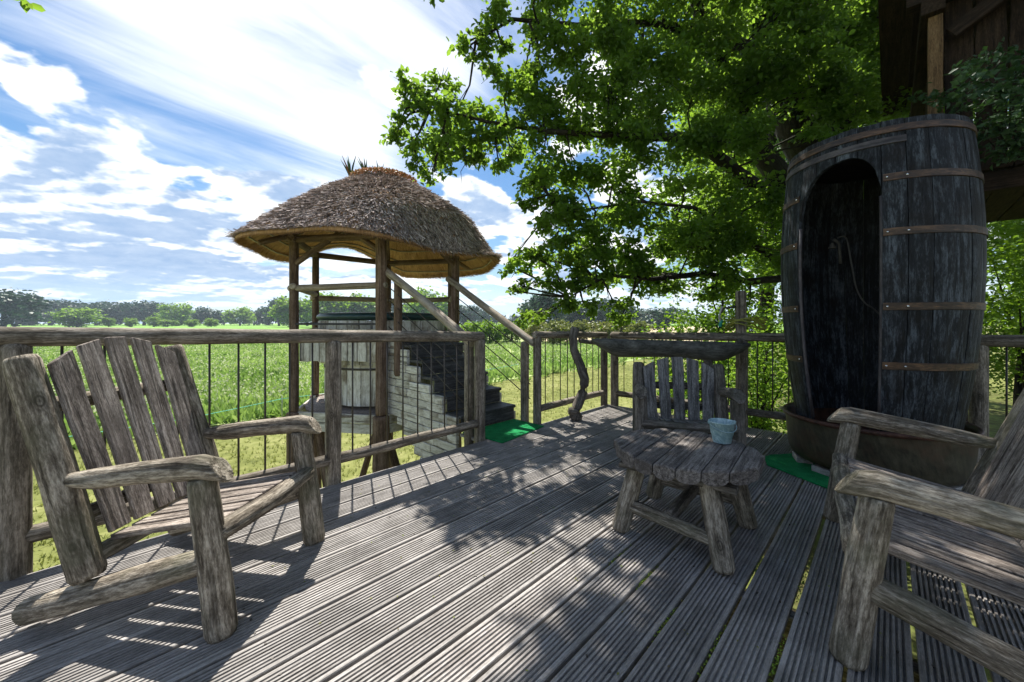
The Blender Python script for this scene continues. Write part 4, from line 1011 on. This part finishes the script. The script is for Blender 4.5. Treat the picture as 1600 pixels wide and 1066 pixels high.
clumps_px = [
    # left hanging bough
    (632, 130, 4.6, .16), (625, 190, 4.6, .17), (655, 155, 4.6, .24), (690, 125, 4.7, .18), (700, 175, 4.6, .26), (740, 170, 4.7, .22), (645, 225, 4.6, .17), (690, 225, 4.6, .24), (650, 262, 4.6, .15), (675, 270, 4.6, .12), (735, 215, 4.7, .2), (612, 215, 4.6, .10), (765, 215, 4.7, .22), (780, 262, 4.7, .13), (800, 245, 4.8, .16),
    # top clump
    (722, 68, 4.6, .13), (760, 55, 4.6, .2), (775, 20, 4.6, .2), (745, 85, 4.6, .12), (790, 75, 4.7, .15), (770, 115, 4.7, .2), (800, 135, 4.7, .22), (812, 175, 4.7, .22), (850, 60, 4.8, .24), (860, 10, 4.8, .26), (890, 80, 4.9, .30), (840, 115, 4.8, .2),
    (850, 170, 4.9, .28), (900, 140, 4.9, .32), (850, 235, 4.9, .26), (900, 200, 5.0, .3), (950, 60, 5.1, .36), (950, 130, 5.1, .36), (960, 200, 5.1, .36), (895, 260, 5.0, .28), (845, 275, 4.9, .14), (950, 0, 5.0, .34),
    (940, 270, 5.1, .30), (995, 250, 5.3, .36), (1010, 180, 5.3, .4), (1020, 100, 5.4, .4), (1030, 20, 5.4, .4), (1080, 60, 5.6, .4), (1085, 140, 5.6, .42), (1080, 230, 5.6, .4), (1140, 30, 5.9, .4), (1150, 120, 5.9, .42), (1150, 220, 6.0, .42), (1060, 290, 5.5, .38), (1130, 300, 5.8, .42), (1190, 160, 6.2, .4), (1190, 320, 6.0, .42), (1200, 20, 6.3, .4),
    # middle mass hanging down
    (880, 310, 5.0, .24), (830, 315, 4.9, .14), (850, 350, 4.9, .2), (910, 345, 5.0, .26), (960, 335, 5.1, .30), (1010, 345, 5.2, .3), (1060, 365, 5.5, .32), (880, 385, 5.0, .22), (930, 395, 5.0, .26), (985, 395, 5.2, .28), (835, 400, 4.9, .2), (808, 420, 4.9, .16), (850, 440, 4.9, .2), (805, 455, 4.9, .08), (900, 440, 5.0, .22), (950, 430, 5.1, .2), (880, 475, 5.0, .17), (850, 492, 5.0, .13), (925, 478, 5.0, .15), (960, 475, 5.1, .12), (1000, 420, 5.2, .2), (1100, 380, 5.6, .36), (1150, 370, 5.8, .38), (1200, 390, 6.1, .36), (1110, 455, 5.6, .2), (1160, 465, 5.9, .24), (1040, 455, 5.4, .16),
    # above the frame
    (830, -60, 4.6, .36), (920, -90, 4.8, .42), (1010, -70, 5.0, .45), (1100, -60, 5.4, .45), (1200, -80, 6.0, .5), (1290, -60, 6.5, .5), (960, -190, 4.6, .5), (1060, -230, 4.6, .5), (850, -190, 4.3, .4), (1160, -220, 5.0, .5), (1260, -200, 5.6, .55),
    (1000, -380, 3.8, .5), (1120, -420, 4.1, .5), (1230, -430, 4.4, .55), (1340, -300, 5.0, .5), (1300, -600, 3.6, .5), (1150, -680, 3.4, .5), (1400, -500, 4.0, .5), (1350, -850, 3.1, .45), (1200, -950, 2.9, .45), (950, -560, 3.3, .4), (1450, -200, 5.0, .5), (1500, -420, 4.2, .5),
    (700, -850, 2.4, .3), (1050, -1100, 2.7, .35), 
    # right of the trunk
    (1350, 60, 6.5, .42), (1380, 130, 6.4, .36), (1340, 180, 6.6, .3), (1420, 60, 6.0, .36), (1260, 60, 6.8, .3), (1500, -60, 5.2, .4), (1400, -40, 6.2, .45),
]
cl = [(*at(a, b, c_), r_) for a, b, c_, r_ in clumps_px]
rc = random.Random(77)
for i in range(10):
    p = at(rc.uniform(690, 800), rc.uniform(175, 258), rc.uniform(5.6, 6.6)); cl.append((*p, rc.uniform(.16, .26)))
for i in range(12):
    p = at(rc.uniform(800, 1000), rc.uniform(395, 500), rc.uniform(4.9, 5.8)); cl.append((*p, rc.uniform(.12, .2)))
for i in range(16):
    p = at(rc.uniform(930, 1200), rc.uniform(330, 450), rc.uniform(5.2, 6.4)); cl.append((*p, rc.uniform(.18, .3)))
for i in range(52):      # inner crown in front of the trunk and the big limbs
    p = at(rc.uniform(990, 1330), rc.uniform(-160, 400), rc.uniform(4.9, 6.2)); cl.append((*p, rc.uniform(.26, .42)))
for i in range(24):
    p = at(rc.uniform(815, 1000), rc.uniform(40, 400), rc.uniform(4.8, 5.6)); cl.append((*p, rc.uniform(.18, .30)))
for i in range(26):
    p = at(rc.uniform(1290, 1420), rc.uniform(-100, 170), rc.uniform(5.4, 6.4)); cl.append((*p, rc.uniform(.26, .40)))
hi = sd / sd.z
for i in range(52):      # high clumps, mostly out of view, added to shade right deck and barrel
    z_ = rc.uniform(5.2, 8.2); dq = rc.uniform(.9, 4.4); p = cam_xy(rc.uniform(.25, 1.15) * dq, dq) + hi * z_
    r3 = rc.uniform(.22, .45); dd = p.x * CT + p.y * ST; py_ = 503 - (p.z - EYE) * F / dd; px_ = 800 + F * (p.x * ST - p.y * CT) / dd
    if py_ + r3 * F / dd > 0 and px_ < 960: continue
    cl.append((p.x, p.y, p.z, r3))
me = leaf_mesh('foliage', *clump_points(rngT, cl, 215, 0.26, (0.042, 0.092)), M['leaf'], bt, 'oval'); obj('foliage', me, oak, 'stuff')
# twigs from the limbs into the clumps
mb = MB()
for i, (x, y, z, r_) in enumerate(cl):
    c0 = Vector((x, y, z)); q_ = min(LP, key=lambda p: (p - c0).length); rr_ = random.Random(i)
    mid = q_.lerp(c0, .5) + Vector((rr_.uniform(-.1, .1), rr_.uniform(-.1, .1), rr_.uniform(-.05, .12)))
    log(mb, [q_, mid, c0], [0.016, 0.012, 0.006], 6, i, 0.05, 0.2, cap=0)
    for k_ in range(5):
        d_ = Vector((rr_.gauss(0, 1), rr_.gauss(0, 1), rr_.gauss(0, .6))).normalized() * r_ * 0.9
        log(mb, [mid.lerp(c0, rr_.random()), c0 + d_ * .5, c0 + d_], [0.006, 0.004, 0.002], 4, i, 0, 0.3, cap=0)
o = mb.build('twigs', M['bark'], oak); o['kind'] = 'stuff'
# bare hanging twig
one(log, 'bare_twig', M['bark'], oak, A_([(724, 235, 4.65), (728, 255, 4.65), (720, 268, 4.65), (722, 290, 4.65)]), [.006, .005, .004, .002], 5, 3, 0.1, cap=0)
# leaf sprays that dip into the frame on the far left
sp_c = [(*at(18, -6, 2.0), .05), (*at(12, 4, 2.0), .02), (*at(675, -12, 3.2), .06)]
me = leaf_mesh('overhanging_leaves', *clump_points(rngT, sp_c, 300, 0.5, (0.05, 0.07), 6), M['leaf'], bt, 'oval'); obj('overhanging_leaves', me, oak, 'stuff')
one(log, 'thin_branch', M['bark'], oak, [at(300, -900, 1.9), at(120, -300, 1.95), at(18, -8, 2.0)], [.012, .008, .003], 6, 8, 0.05, cap=0)
one(log, 'thin_branch', M['bark'], oak, [at(820, -130, 4.4), at(740, -90, 3.7), at(676, -14, 3.2)], [.012, .008, .003], 6, 9, 0.05, cap=0)
# ivy on trunk and stems
ivc = []
for (pl, rd) in [([(1305, 560, 6.9), (1310, 400, 6.9), (1300, 280, 6.9)], 0.5)] + [(limbs[0][0], .34), (limbs[1][0][:4], .3)]:
    pts = A_(pl)
    for a, b in zip(pts[:-1], pts[1:]):
        for k_ in range(6):
            p = a.lerp(b, k_ / 6); ivc.append((*p, rd if isinstance(rd, float) else .3))
P_, D_, N_, l_, w2, lv_ = clump_points(rngT, ivc, 60, 0.2, (0.05, 0.09), 20)
me = leaf_mesh('ivy', P_, D_, N_, l_, w2 * 1.4, lv_, M['ivy'], bt, 'oval'); obj('ivy', me, oak, 'stuff')

def leafy(name, base, label, cat, clumps, mat, dens, size, seed, sub=0.3, stems=((0, 0),), group=None, trunk_r=0.1, top=None, part='foliage', bark='bark'):
    root = empty(name, base, label, cat, group); rg = np.random.default_rng(seed)
    me = leaf_mesh(part, *clump_points(rg, clumps, dens, sub, size), M[mat], base, 'kite'); obj(part, me, root, 'stuff')
    cz = [Vector(c_[:3]) for c_ in clumps]; cen = sum(cz, Vector()) / len(cz)
    t_ = Vector((cen.x, cen.y, max(c_.z for c_ in cz) * 0.8))
    one(log, 'trunk', M[bark], root, [base, Vector(base).lerp(t_, .5) + Vector((.1, .05, 0)), t_], [trunk_r, trunk_r * .8, trunk_r * .3], 10, seed, 0.08, step=0.4, cap=0)
    mbs = MB(); rr_ = random.Random(seed)
    for c_ in rr_.sample(cz, min(14, len(cz))):
        s_ = Vector(base).lerp(t_, rr_.uniform(.35, .9)); log(mbs, [s_, s_.lerp(c_, .5) + Vector((0, 0, .1)), c_], [trunk_r * .35, trunk_r * .25, trunk_r * .1], 6, seed, 0.05, 0.5, cap=0)
    o = mbs.build('branches', M[bark], root); o['kind'] = 'stuff'
    return root
def box_clumps(seed, pxr, pyr, dr, rr_, n):
    rg = random.Random(seed); out = []
    for i in range(n):
        d_ = rg.uniform(*dr); p = at(rg.uniform(*pxr), rg.uniform(*pyr), d_); out.append((p.x, p.y, max(p.z, GZ + .2), rg.uniform(*rr_)))
    return out
def gb(px_, d_): p = at(px_, 503, d_); p.z = GZ; return p
leafy('ash_tree', gb(1190, 11), 'light green tree behind the oak trunk, left of it', 'tree', box_clumps(1, (1080, 1330), (-120, 440), (9.5, 13), (.6, 1.0), 46), 'leaf_light', 30, (0.10, 0.17), 31, group='trees behind the deck', trunk_r=.22)
leafy('ash_tree', gb(1400, 10), 'bright lime tree seen between the oak and the tree house', 'tree', box_clumps(2, (1300, 1600), (-100, 420), (9, 12.5), (.6, 1.0), 46), 'leaf_light', 30, (0.10, 0.17), 32, group='trees behind the deck', trunk_r=.22)
leafy('hazel_bush', gb(1120, 8.2), 'yellow green leafy bush beyond the railing behind the hose', 'bush', box_clumps(3, (1040, 1240), (430, 640), (7.5, 9.5), (.35, .6), 46), 'leaf_light', 42, (0.07, 0.12), 33, trunk_r=.07, group='bushes beyond the end railing')
leafy('hazel_bush', gb(1180, 6.3), 'dark green bush pressed against the railing left of the barrel', 'bush', box_clumps(4, (1150, 1260), (520, 760), (5.9, 6.9), (.28, .42), 30), 'leaf', 70, (0.05, 0.09), 34, trunk_r=.05, group='bushes beyond the end railing')
leafy('hazel_bush', gb(1075, 7.0), 'low bush under the trough beyond the railing', 'bush', box_clumps(5, (1085, 1190), (590, 760), (6.4, 7.6), (.28, .42), 22), 'leaf_light', 60, (0.05, 0.09), 35, trunk_r=.05, group='bushes beyond the end railing')
leafy('hazel_bush', gb(1580, 6.0), 'tall bright green bush right of the barrel under the tree house', 'bush', box_clumps(6, (1520, 1720), (275, 600), (5.9, 8.0), (.35, .55), 52), 'leaf_light', 60, (0.06, 0.1), 36, trunk_r=.07, group='bushes beyond the end railing')
leafy('ivy_bough', Vector((5.60, -0.75, 2.56)), 'dark leafy bough hanging in front of the tree house', 'plant', box_clumps(7, (1505, 1700), (95, 245), (3.0, 3.45), (.10, .19), 30) + box_clumps(8, (1440, 1520), (130, 195), (3.5, 3.7), (.07, .11), 8), 'ivy', 110, (0.04, 0.075), 37, trunk_r=.012)
leafy('dark_tree', gb(1330, 20), 'tall dark tree mass far behind the barrel', 'tree', box_clumps(9, (1080, 1800), (-200, 520), (15, 19), (1.2, 1.9), 80), 'leaf', 14, (0.22, 0.36), 38, trunk_r=.4, group='trees behind the deck')

# distant trees: four crown shapes, reused
def far_crown(seed, n=3400):
    rg = np.random.default_rng(seed); k_ = 34
    c_ = unit(rg.normal(size=(k_, 3))) * (rg.random((k_, 1)) ** .4) * np.array([.42, .42, .40]) + np.array([0, 0, .56])
    c_[:, 2] = np.clip((c_[:, 2] - .5) * 1.15 + .48, .08, 1.0)
    w_ = c_[rg.integers(0, k_, n)]; P = w_ + rg.normal(size=(n, 3)) * .075
    D = unit(rg.normal(size=(n, 3))); Nn = unit(rg.normal(size=(n, 3)) + np.array([0, 0, .8])); ln = rg.uniform(.03, .07, n)
    lv = np.clip(rg.random(n) * .6 + rg.random() * .2 + (w_[:, 0] * 3 % 1) * .2, 0, 1)
    return P, D, Nn, ln, ln * .8, lv
crowns = {}
for mt in ('leaf_far', 'leaf_light', 'leaf_hedge', 'leaf'):
    crowns[mt] = [leaf_mesh('crown', *far_crown(s_), M[mt], (0, 0, 0), 'quad') for s_ in range(3 if mt != 'leaf_far' else 5)]
mbt = MB(); log(mbt, [(0, 0, 0), (0.01, 0, .3), (0, 0.01, .6)], [.035, .028, .012], 8, 3, 0.08, step=.2, cap=0); trunk_me = mbt.mesh('trunk', M['bark'])
def far_tree(name, label, px_, ytop, wpx, d_, mt, i, group, cat='tree'):
    base = gb(px_, d_); h = (503 - ytop) * d_ / F + (EYE - GZ); wd = wpx * d_ / F
    root = empty(name, base, label, cat, group); root.scale = (wd * 1.35, wd * 1.35, h * 0.92); root.rotation_euler = (0, 0, i * 1.7)
    obj('crown', crowns[mt][i % len(crowns[mt])], root); obj('trunk', trunk_me, root)
ORD = ('first second third fourth fifth sixth seventh eighth ninth tenth eleventh twelfth thirteenth fourteenth fifteenth sixteenth seventeenth eighteenth nineteenth twentieth '
       'twenty-first twenty-second twenty-third twenty-fourth twenty-fifth twenty-sixth twenty-seventh twenty-eighth twenty-ninth thirtieth thirty-first thirty-second thirty-third thirty-fourth thirty-fifth thirty-sixth thirty-seventh thirty-eighth').split()
far = [(5, 446, 75, 190, 'leaf_far'), (48, 471, 55, 330, 'leaf_far'), (78, 468, 50, 330, 'leaf_far'), (100, 466, 48, 340, 'leaf_far'), (121, 478, 44, 230, 'leaf'), (150, 470, 46, 340, 'leaf_far'), (172, 469, 44, 330, 'leaf_far'), (197, 471, 42, 345, 'leaf_far'), (225, 468, 46, 340, 'leaf_far'), (250, 474, 40, 350, 'leaf_far'), (275, 471, 36, 300, 'leaf'), (296, 484, 26, 350, 'leaf_far'), (322, 479, 34, 330, 'leaf_far'), (350, 487, 24, 360, 'leaf_far'), (375, 479, 32, 320, 'leaf'), (397, 483, 26, 350, 'leaf_far'), (420, 478, 30, 350, 'leaf_far'), (436, 466, 36, 300, 'leaf_far'), (458, 461, 46, 230, 'leaf'), (480, 470, 40, 300, 'leaf_far'), (515, 456, 56, 230, 'leaf_light'), (562, 456, 58, 240, 'leaf'), (600, 465, 44, 280, 'leaf_far'), (668, 449, 56, 220, 'leaf_light'), (640, 470, 40, 300, 'leaf_far'), (705, 470, 36, 300, 'leaf_far'), (730, 474, 36, 320, 'leaf_far'), (752, 482, 26, 350, 'leaf_far'), (776, 490, 22, 360, 'leaf_far'), (805, 492, 24, 380, 'leaf_far'), (850, 452, 60, 120, 'leaf_far'), (895, 468, 44, 170, 'leaf_far'), (935, 466, 52, 170, 'leaf_far'), (975, 470, 46, 160, 'leaf_far'), (1010, 484, 34, 220, 'leaf_far'), (1040, 478, 60, 150, 'leaf_far'), (828, 486, 26, 300, 'leaf_far')]
for i, (a, b, c_, d_, mt) in enumerate(far):
    if i == 0: lab = 'tallest dark tree at the far left edge of the horizon'
    elif a == 121: lab = 'round pale green tree in front of the left tree line'
    elif a == 850: lab = 'large hazy tree right of the thatched hut on the horizon'
    elif a in (458, 515, 562, 668): lab = {458: 'bright tree at the left post of the thatched hut', 515: 'rounded tree seen through the hut left of centre', 562: 'rounded tree seen just left of the main hut post', 668: 'pale tree seen between the stair handrails'}[a]
    else:
        k_ = sorted(q[0] for q in far).index(a)
        lab = ORD[k_] + ' tree from the left in the distant tree line'
    far_tree('field_tree', lab, a, b, c_, d_, mt, i, 'distant trees along the horizon')
rf = random.Random(4)
for i, a in enumerate((170, 205, 240, 262, 300, 330, 700, 735, 765, 800, 838, 872, 905, 940, 968, 1000)):
    rgt_side = a > 600
    far_tree('hedge_bush', ORD[i - 6] + ' bush from the left in the low hedge beyond the stairs and end railing' if rgt_side else ORD[i] + ' small bush from the left at the far edge of the crop field', a, rf.uniform(496, 500) if rgt_side else rf.uniform(494, 499), rf.uniform(30, 46) if rgt_side else rf.uniform(12, 22), rf.uniform(52, 60) if rgt_side else 240, 'leaf_hedge' if rgt_side and a > 820 else 'leaf_light' if rgt_side else 'leaf', i, 'field edge bushes', 'bush')

# ================================================================ FIELD PLANTS
rg = np.random.default_rng(9)
def scatter(n, region, hgt, wd, mat, name, label, k=3, base=GZ, bias=1.0, lvb=0.0, zoff=0.0, shape='kite', clump=None):
    d_ = region[0] + (region[1] - region[0]) * rg.random(n) ** bias
    t = rg.uniform(region[2], region[3], n); X = t * d_
    x = X * ST + d_ * CT; y = -X * CT + d_ * ST
    keep = region[4](x, y); x, y, d_ = x[keep], y[keep], d_[keep]; n = len(x)
    hs_ = np.array([mnoise.noise(Vector((a * .25, b * .25, 2.0))) for a, b in zip(x, y)])
    P = np.repeat(np.stack([x, y, np.full(n, base) + zoff * rg.uniform(.6, 1.05, n)], 1), k, 0) + rg.normal(size=(n * k, 3)) * np.array([wd, wd, 0]) * 0.8
    D = unit(rg.normal(size=(n * k, 3)) * .55 + np.array([0, 0, 1.0])); Nn = unit(rg.normal(size=(n * k, 3)))
    sc = np.repeat(1 + d_ / 60, k)
    lv = np.clip(lvb + np.repeat(.5 + hs_ * .5, k) + rg.normal(size=n * k) * .2, 0, 1)
    me = leaf_mesh(name, P, D, Nn, rg.uniform(.5, 1.2, n * k) * hgt, rg.uniform(.6, 1.2, n * k) * wd * sc, lv, M[mat], (0, 0, 0), shape)
    o = obj(name, me, None, 'stuff'); o['label'] = label; o['category'] = 'plants'; return o
edge = lambda x, y: 14.2 + 1.3 * np.clip((x + 60) / 120, 0, 1)
scatter(34000, (9, 60, -1.6, 0.45, lambda x, y: y > edge(x, y) + np.sin(x * .9) * .25), 0.42, 0.14, 'crop', 'crop_plants', 'green leafy crop with pale flower heads filling the field', 3, bias=1.7, lvb=.18)
scatter(26000, (12, 95, -1.6, 0.45, lambda x, y: y > edge(x, y) + 2.2), 0.09, 0.09, 'flower', 'crop_flowers', 'pale cream flower heads over the crop field', 1, bias=1.5, zoff=0.40)
scatter(26000, (3.4, 30, -1.6, 0.5, lambda x, y: (y < edge(x, y)) & (y > 3.3)), 0.09, 0.016, 'blade', 'grass_tufts', 'short yellowish tufts on the mown grass below the deck', 3, bias=1.2, shape='tri')
scatter(2600, (12, 30, -1.6, 0.5, lambda x, y: np.abs(y - edge(x, y) + .5) < .7), 0.5, 0.09, 'crop', 'verge_weeds', 'taller bright green weeds along the crop edge', 4, bias=1.0, lvb=.1)
# electric fence
fe = empty('electric_fence', (0, 13.0, GZ), 'thin green rope fence on stakes along the crop edge', 'fence')
fp = [(-9, 11.7), (-0.8, 12.3), (3.76, 13.6), (9.5, 14.6), (16, 15.0)]
for a, b in zip(fp[:-1], fp[1:]):
    one(tube, 'rope', M['rope'], fe, [(a[0], a[1], GZ + .8), ((a[0] + b[0]) / 2, (a[1] + b[1]) / 2, GZ + .73), (b[0], b[1], GZ + .8)], 0.009, 5)
for a in fp: one(rod, 'stake', M['pale_tube'], fe, (a[0], a[1], GZ), (a[0], a[1], GZ + .9), 0.009, 6)

# leaf litter in the board gaps
nn = 900; P = []; patches = [(0.468, 1.42, 1.7), (0.29, 1.55, 1.75), (0.646, 1.5, 1.62), (0.112, 1.9, 2.15), (0.824, 1.7, 1.85), (1.0, 1.75, 1.9), (0.29, 2.1, 2.3), (0.468, 2.2, 2.3), (0.112, 2.7, 2.8)]
for i in range(nn):
    q_ = patches[rg.integers(0, len(patches))]; c0 = q_[1] + (q_[2] - q_[1]) * (round(rg.random() * 4) / 4)
    P.append((c0 + rg.normal() * .045, q_[0] + rg.uniform(-.006, .006), rg.uniform(-.018, -0.004)))
P = np.array(P); me = leaf_mesh('leaf_litter', P, unit(rg.normal(size=(nn, 3)) * np.array([1, .5, .3])), unit(rg.normal(size=(nn, 3)) + np.array([0, 0, 1.5])), rg.uniform(.005, .011, nn), rg.uniform(.004, .008, nn), rg.random(nn), M['litter'], (0, 0, 0), 'oval')
o = obj('leaf_litter', me, None, 'stuff'); o['label'] = 'green and brown leaf crumbs caught in the gaps between deck boards'; o['category'] = 'leaf litter'
nn = 260; X = rg.uniform(-1.2, 1.7, nn); d_ = rg.uniform(1.3, 4.6, nn); P = np.stack([X * ST + d_ * CT, -X * CT + d_ * ST, np.full(nn, .0025)], 1); P = P[P[:, 1] < 2.9]; nn = len(P)
me = leaf_mesh('deck_crumbs', P, unit(rg.normal(size=(nn, 3)) * np.array([1, 1, .05])), unit(rg.normal(size=(nn, 3)) * .2 + np.array([0, 0, 1])), rg.uniform(.006, .014, nn), rg.uniform(.004, .008, nn), rg.random(nn) * .4, M['litter'], (0, 0, 0), 'oval')
o = obj('deck_crumbs', me, None, 'stuff'); o['label'] = 'dry leaf crumbs scattered over the deck boards'; o['category'] = 'leaf litter'

# air between the deck and the far tree line
mb = MB(); x0, x1, y0, y1, z0, z1 = -900, 900, -900, 900, GZ - 1.0, 45.0
vs = [Vector((x, y, z)) for z in (z0, z1) for (x, y) in ((x0, y0), (x1, y0), (x1, y1), (x0, y1))]
mb.add(vs, [(3, 2, 1, 0), (4, 5, 6, 7), (0, 1, 5, 4), (1, 2, 6, 5), (2, 3, 7, 6), (3, 0, 4, 7)], [(0, 0, 0)] * 8, False)
hm = bpy.data.materials.new('air'); hm.use_nodes = True; hm.node_tree.nodes.clear()
ho = hm.node_tree.nodes.new('ShaderNodeOutputMaterial'); hv = hm.node_tree.nodes.new('ShaderNodeVolumePrincipled')
hv.inputs['Color'].default_value = (0.72, 0.86, 1.0, 1); hv.inputs['Density'].default_value = 0.00028; hv.inputs['Anisotropy'].default_value = 0.2
hm.node_tree.links.new(hv.outputs[0], ho.inputs['Volume'])
o = mb.build('haze', hm); o['kind'] = 'stuff'; o['label'] = 'thin bluish summer haze softening the distant tree line'
